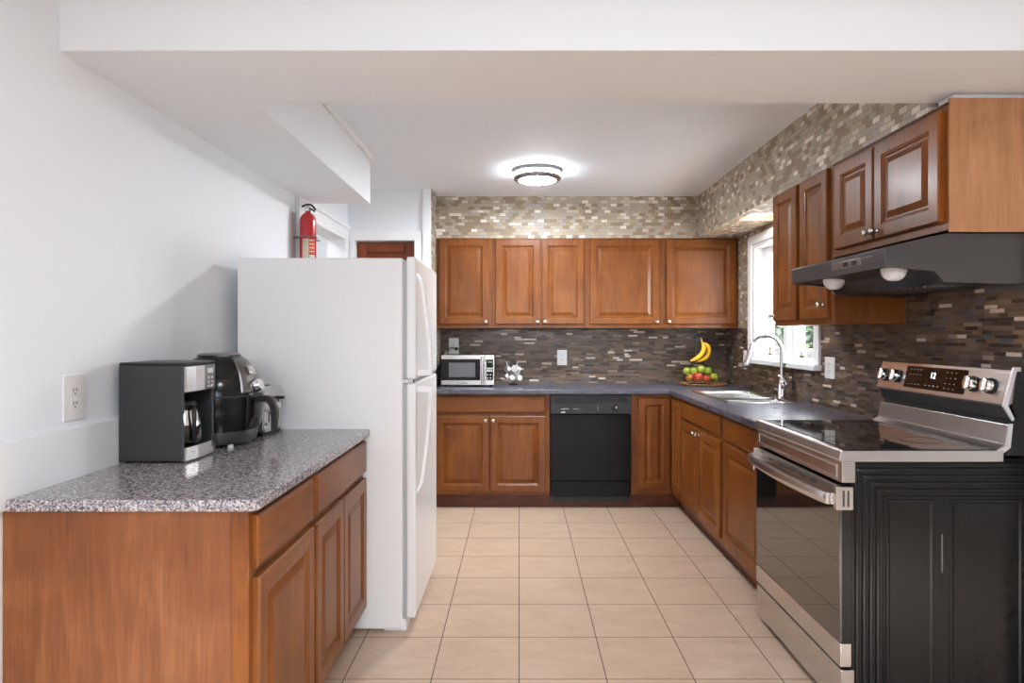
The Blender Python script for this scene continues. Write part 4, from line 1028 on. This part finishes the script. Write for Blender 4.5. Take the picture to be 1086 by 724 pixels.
b = BM()
h0 = Vector((AX+0.148, AY-0.022, GT+0.168)); 
hpts = smooth_path([h0-Vector((0.012, 0, 0)), h0+Vector((0.024, 0, 0.006)), h0+Vector((0.052, 0, 0.002)), h0+Vector((0.066, 0, -0.024)), h0+Vector((0.070, 0, -0.066)), h0+Vector((0.070, 0, -0.110))], 5)
A = []
for i, p in enumerate(hpts):
    tn = (hpts[min(i+1, len(hpts)-1)]-hpts[max(i-1, 0)]).normalized(); nn = Vector((tn.z, 0, -tn.x)); s = 0.012 if i < len(hpts)*0.7 else 0.010
    A.append([b.verts.new(p+nn*a*s+Vector((0, c*0.016, 0))) for a, c in ((1, -0.7), (0.7, -1), (-0.7, -1), (-1, -0.7), (-1, 0.7), (-0.7, 1), (0.7, 1), (1, 0.7))])
for P, Q in zip(A, A[1:]):
    for k in range(8): b.faces.new((P[k], P[(k+1) % 8], Q[(k+1) % 8], Q[k]))
b.faces.new(A[0]); b.faces.new(A[-1])
obj('handle', b, M_BLACKS, t, smooth=True)
for a in range(4):
    an = PI/4+a*PI/2; obj('foot', lathe(BM(), [(0.010, 0), (0.010, 0.014)], (AX+0.11*math.cos(an), AY+0.11*math.sin(an), GT), 10), M_WHITEP, t)

# ------------------------------------------------------------------ toaster
TX0, TX1, TY0, TY1 = -1.19, -1.030, 2.545, 2.755
t = thing('toaster', 'long polished steel toaster beside the fridge on the granite', 'toaster', ((TX0+TX1)/2, (TY0+TY1)/2, GT))
def rrect(x0, x1, z0, z1, r, n=5):
    out = []
    for cx, cz, a0 in ((x1-r, z0+r, -PI/2), (x1-r, z1-r, 0), (x0+r, z1-r, PI/2), (x0+r, z0+r, PI)):
        for k in range(n+1): a = a0+PI/2*k/n; out.append((cx+r*math.cos(a), cz+r*math.sin(a)))
    return out
b = BM(); prism(b, rrect(TY0, TY1, GT+0.012, GT+0.198, 0.028), TX0, TX1, 'x')
tb = obj('shell', b, M_STEEL, t, smooth=True, ang=30, bevel=0.005)
obj('base', box(BM(), TX0+0.006, TX1-0.006, TY0+0.015, TY1-0.015, GT, GT+0.016), M_BLACKS, t, bevel=0.003)
for x in (-1.145, -1.085): obj('slot', box(BM(), x-0.014, x+0.014, TY0+0.035, TY1-0.035, GT+0.196, GT+0.1995), M_SLOT, tb)
for y in (TY0+0.055, TY1-0.055):
    sl = obj('lever_slot', box(BM(), TX1-0.001, TX1+0.002, y-0.003, y+0.003, GT+0.055, GT+0.15), M_SLOT, tb)
    obj('lever', box(BM(), TX1, TX1+0.024, y-0.014, y+0.014, GT+0.140, GT+0.152), M_BLACKS, sl, bevel=0.003)
    obj('browning_knob', lathe(BM(), [(0.016, 0), (0.015, 0.016), (0.012, 0.019), (0, 0.019)], (TX1, y-0.028, GT+0.115), 20, (1, 0, 0)), M_WHITEP, tb, smooth=True, ang=40)
    obj('button', lathe(BM(), [(0.007, 0), (0.006, 0.007), (0, 0.008)], (TX1, y-0.028, GT+0.05), 14, (1, 0, 0)), M_CHROME, tb, smooth=True)

# ------------------------------------------------------------------ fire extinguisher
EX, EY = -1.224, 3.66
t = thing('fire_extinguisher', 'red fire extinguisher hung on the left wall above the fridge', 'fire extinguisher', (EX, EY, 1.62))
ER = 0.046; EB, ET = 1.62, 1.965
obj('cylinder', lathe(BM(), [(0.0, EB), (ER*0.9, EB), (ER, EB+0.012), (ER, ET), (ER*0.93, ET+0.022), (ER*0.7, ET+0.040), (ER*0.36, ET+0.050), (ER*0.33, ET+0.060), (0, ET+0.060)], (EX, EY, 0), 32), M_RED, t, smooth=True, ang=50)
def band(a0, a1, z0, z1, mat, nm, r=ER+0.0008):
    b = BM(); n = 10
    A = [[b.verts.new((EX+r*math.cos(a0+(a1-a0)*k/n), EY+r*math.sin(a0+(a1-a0)*k/n), z)) for k in range(n+1)] for z in (z0, z1)]
    for k in range(n): b.faces.new((A[0][k], A[0][k+1], A[1][k+1], A[1][k]))
    o = obj(nm, b, mat, t, smooth=True); s = o.modifiers.new('thickness', 'SOLIDIFY'); s.thickness = 0.0006; s.offset = 1
    return o
band(-PI*0.62, -PI*0.375, 1.63, 1.862, M_LABELB, 'instruction_label')
band(-PI*0.365, -PI*0.10, 1.775, 1.862, M_LABELR, 'warning_label')
for z in (1.785, 1.806, 1.828, 1.848): band(-PI*0.36, -PI*0.15, z, z+0.007, M_LABELB, 'warning_line', ER+0.0016)
band(-PI*0.365, -PI*0.10, 1.63, 1.770, M_LABELW, 'rating_label')
zt = ET+0.058
b = BM(); lathe(b, [(0.015, 0), (0.017, 0.006), (0.017, 0.026), (0.010, 0.030), (0, 0.030)], (EX, EY, zt), 18)
obj('valve', b, M_CHROME, t, smooth=True, ang=40)
b = BM(); tube(b, smooth_path([(EX-0.036, EY-0.004, zt+0.028), (EX-0.01, EY, zt+0.040), (EX+0.020, EY, zt+0.038), (EX+0.044, EY, zt+0.010)], 5), 0.006, 8)
tube(b, smooth_path([(EX-0.015, EY-0.005, zt+0.018), (EX+0.010, EY-0.004, zt+0.020), (EX+0.040, EY-0.003, zt+0.000)], 5), 0.005, 8)
obj('squeeze_handle', b, M_BLACKS, t, smooth=True)
obj('gauge', lathe(BM(), [(0.012, 0), (0.012, 0.008), (0, 0.009)], (EX+0.003, EY-0.016, zt+0.014), 16, (0, -1, 0)), M_CHROME, t, smooth=True, ang=40)
b = BM(); box(b, XL, XL+0.006, EY-0.018, EY+0.018, 1.66, 2.02); box(b, XL, EX-ER+0.006, EY-0.012, EY+0.012, 1.63, 1.645)
obj('wall_bracket', b, M_STEEL, t)
b = BM(); tube(b, [(EX+(ER+0.002)*math.cos(a*PI/18), EY+(ER+0.002)*math.sin(a*PI/18), 1.874) for a in range(36)], 0.004, 6, True)
box(b, EX+ER, EX+ER+0.026, EY-0.012, EY-0.004, 1.850, 1.858); box(b, XL, EX-ER+0.004, EY-0.006, EY+0.006, 1.868, 1.880)
obj('strap', b, M_STEELD, t, smooth=True)

# ------------------------------------------------------------------ outside the sink window
struct('unseen_ground', box(BM(), XR+0.2, 14, -2, 16, -0.4, -0.3), M_GROUND)  # unseen ground, made pale to keep its bounce from tinting the ceiling
def shrub(label, c, r, n, seed):
    rnd = random.Random(seed); b = BM()
    for i in range(n):
        v = Vector((rnd.gauss(0, 1), rnd.gauss(0, 1), rnd.gauss(0, 1))).normalized()*(rnd.random()**0.4)
        p = Vector((c[0]+v.x*r[0], c[1]+v.y*r[1], c[2]+v.z*r[2]))
        a = Vector((rnd.gauss(0, 1), rnd.gauss(0, 1), rnd.gauss(0, 1))).normalized(); u = a.orthogonal().normalized(); s = rnd.uniform(0.05, 0.11)
        q = [p-a*s, p+u*s*0.5, p+a*s, p-u*s*0.5]
        b.faces.new([b.verts.new(x) for x in q])
    t = thing('shrub', label, 'shrub', (c[0], c[1], -0.3), 0)
    obj('foliage', b, M_LEAF, t)
    st = BM()
    for k in range(4): tube(st, [(c[0]+0.05*k, c[1], -0.3), (c[0]+0.25*math.cos(k*1.7), c[1]+0.25*math.sin(k*1.7), c[2])], 0.03, 7)
    obj('stem', st, M_BSTEM, t)
shrub('sunlit green shrub seen through the far pane of the sink window', (4.6, 10.8, 1.5), (1.1, 1.3, 1.9), 3200, 3)
shrub('green shrub seen through the near pane of the sink window', (4.15, 8.6, 1.2), (0.75, 0.8, 1.6), 3200, 5)
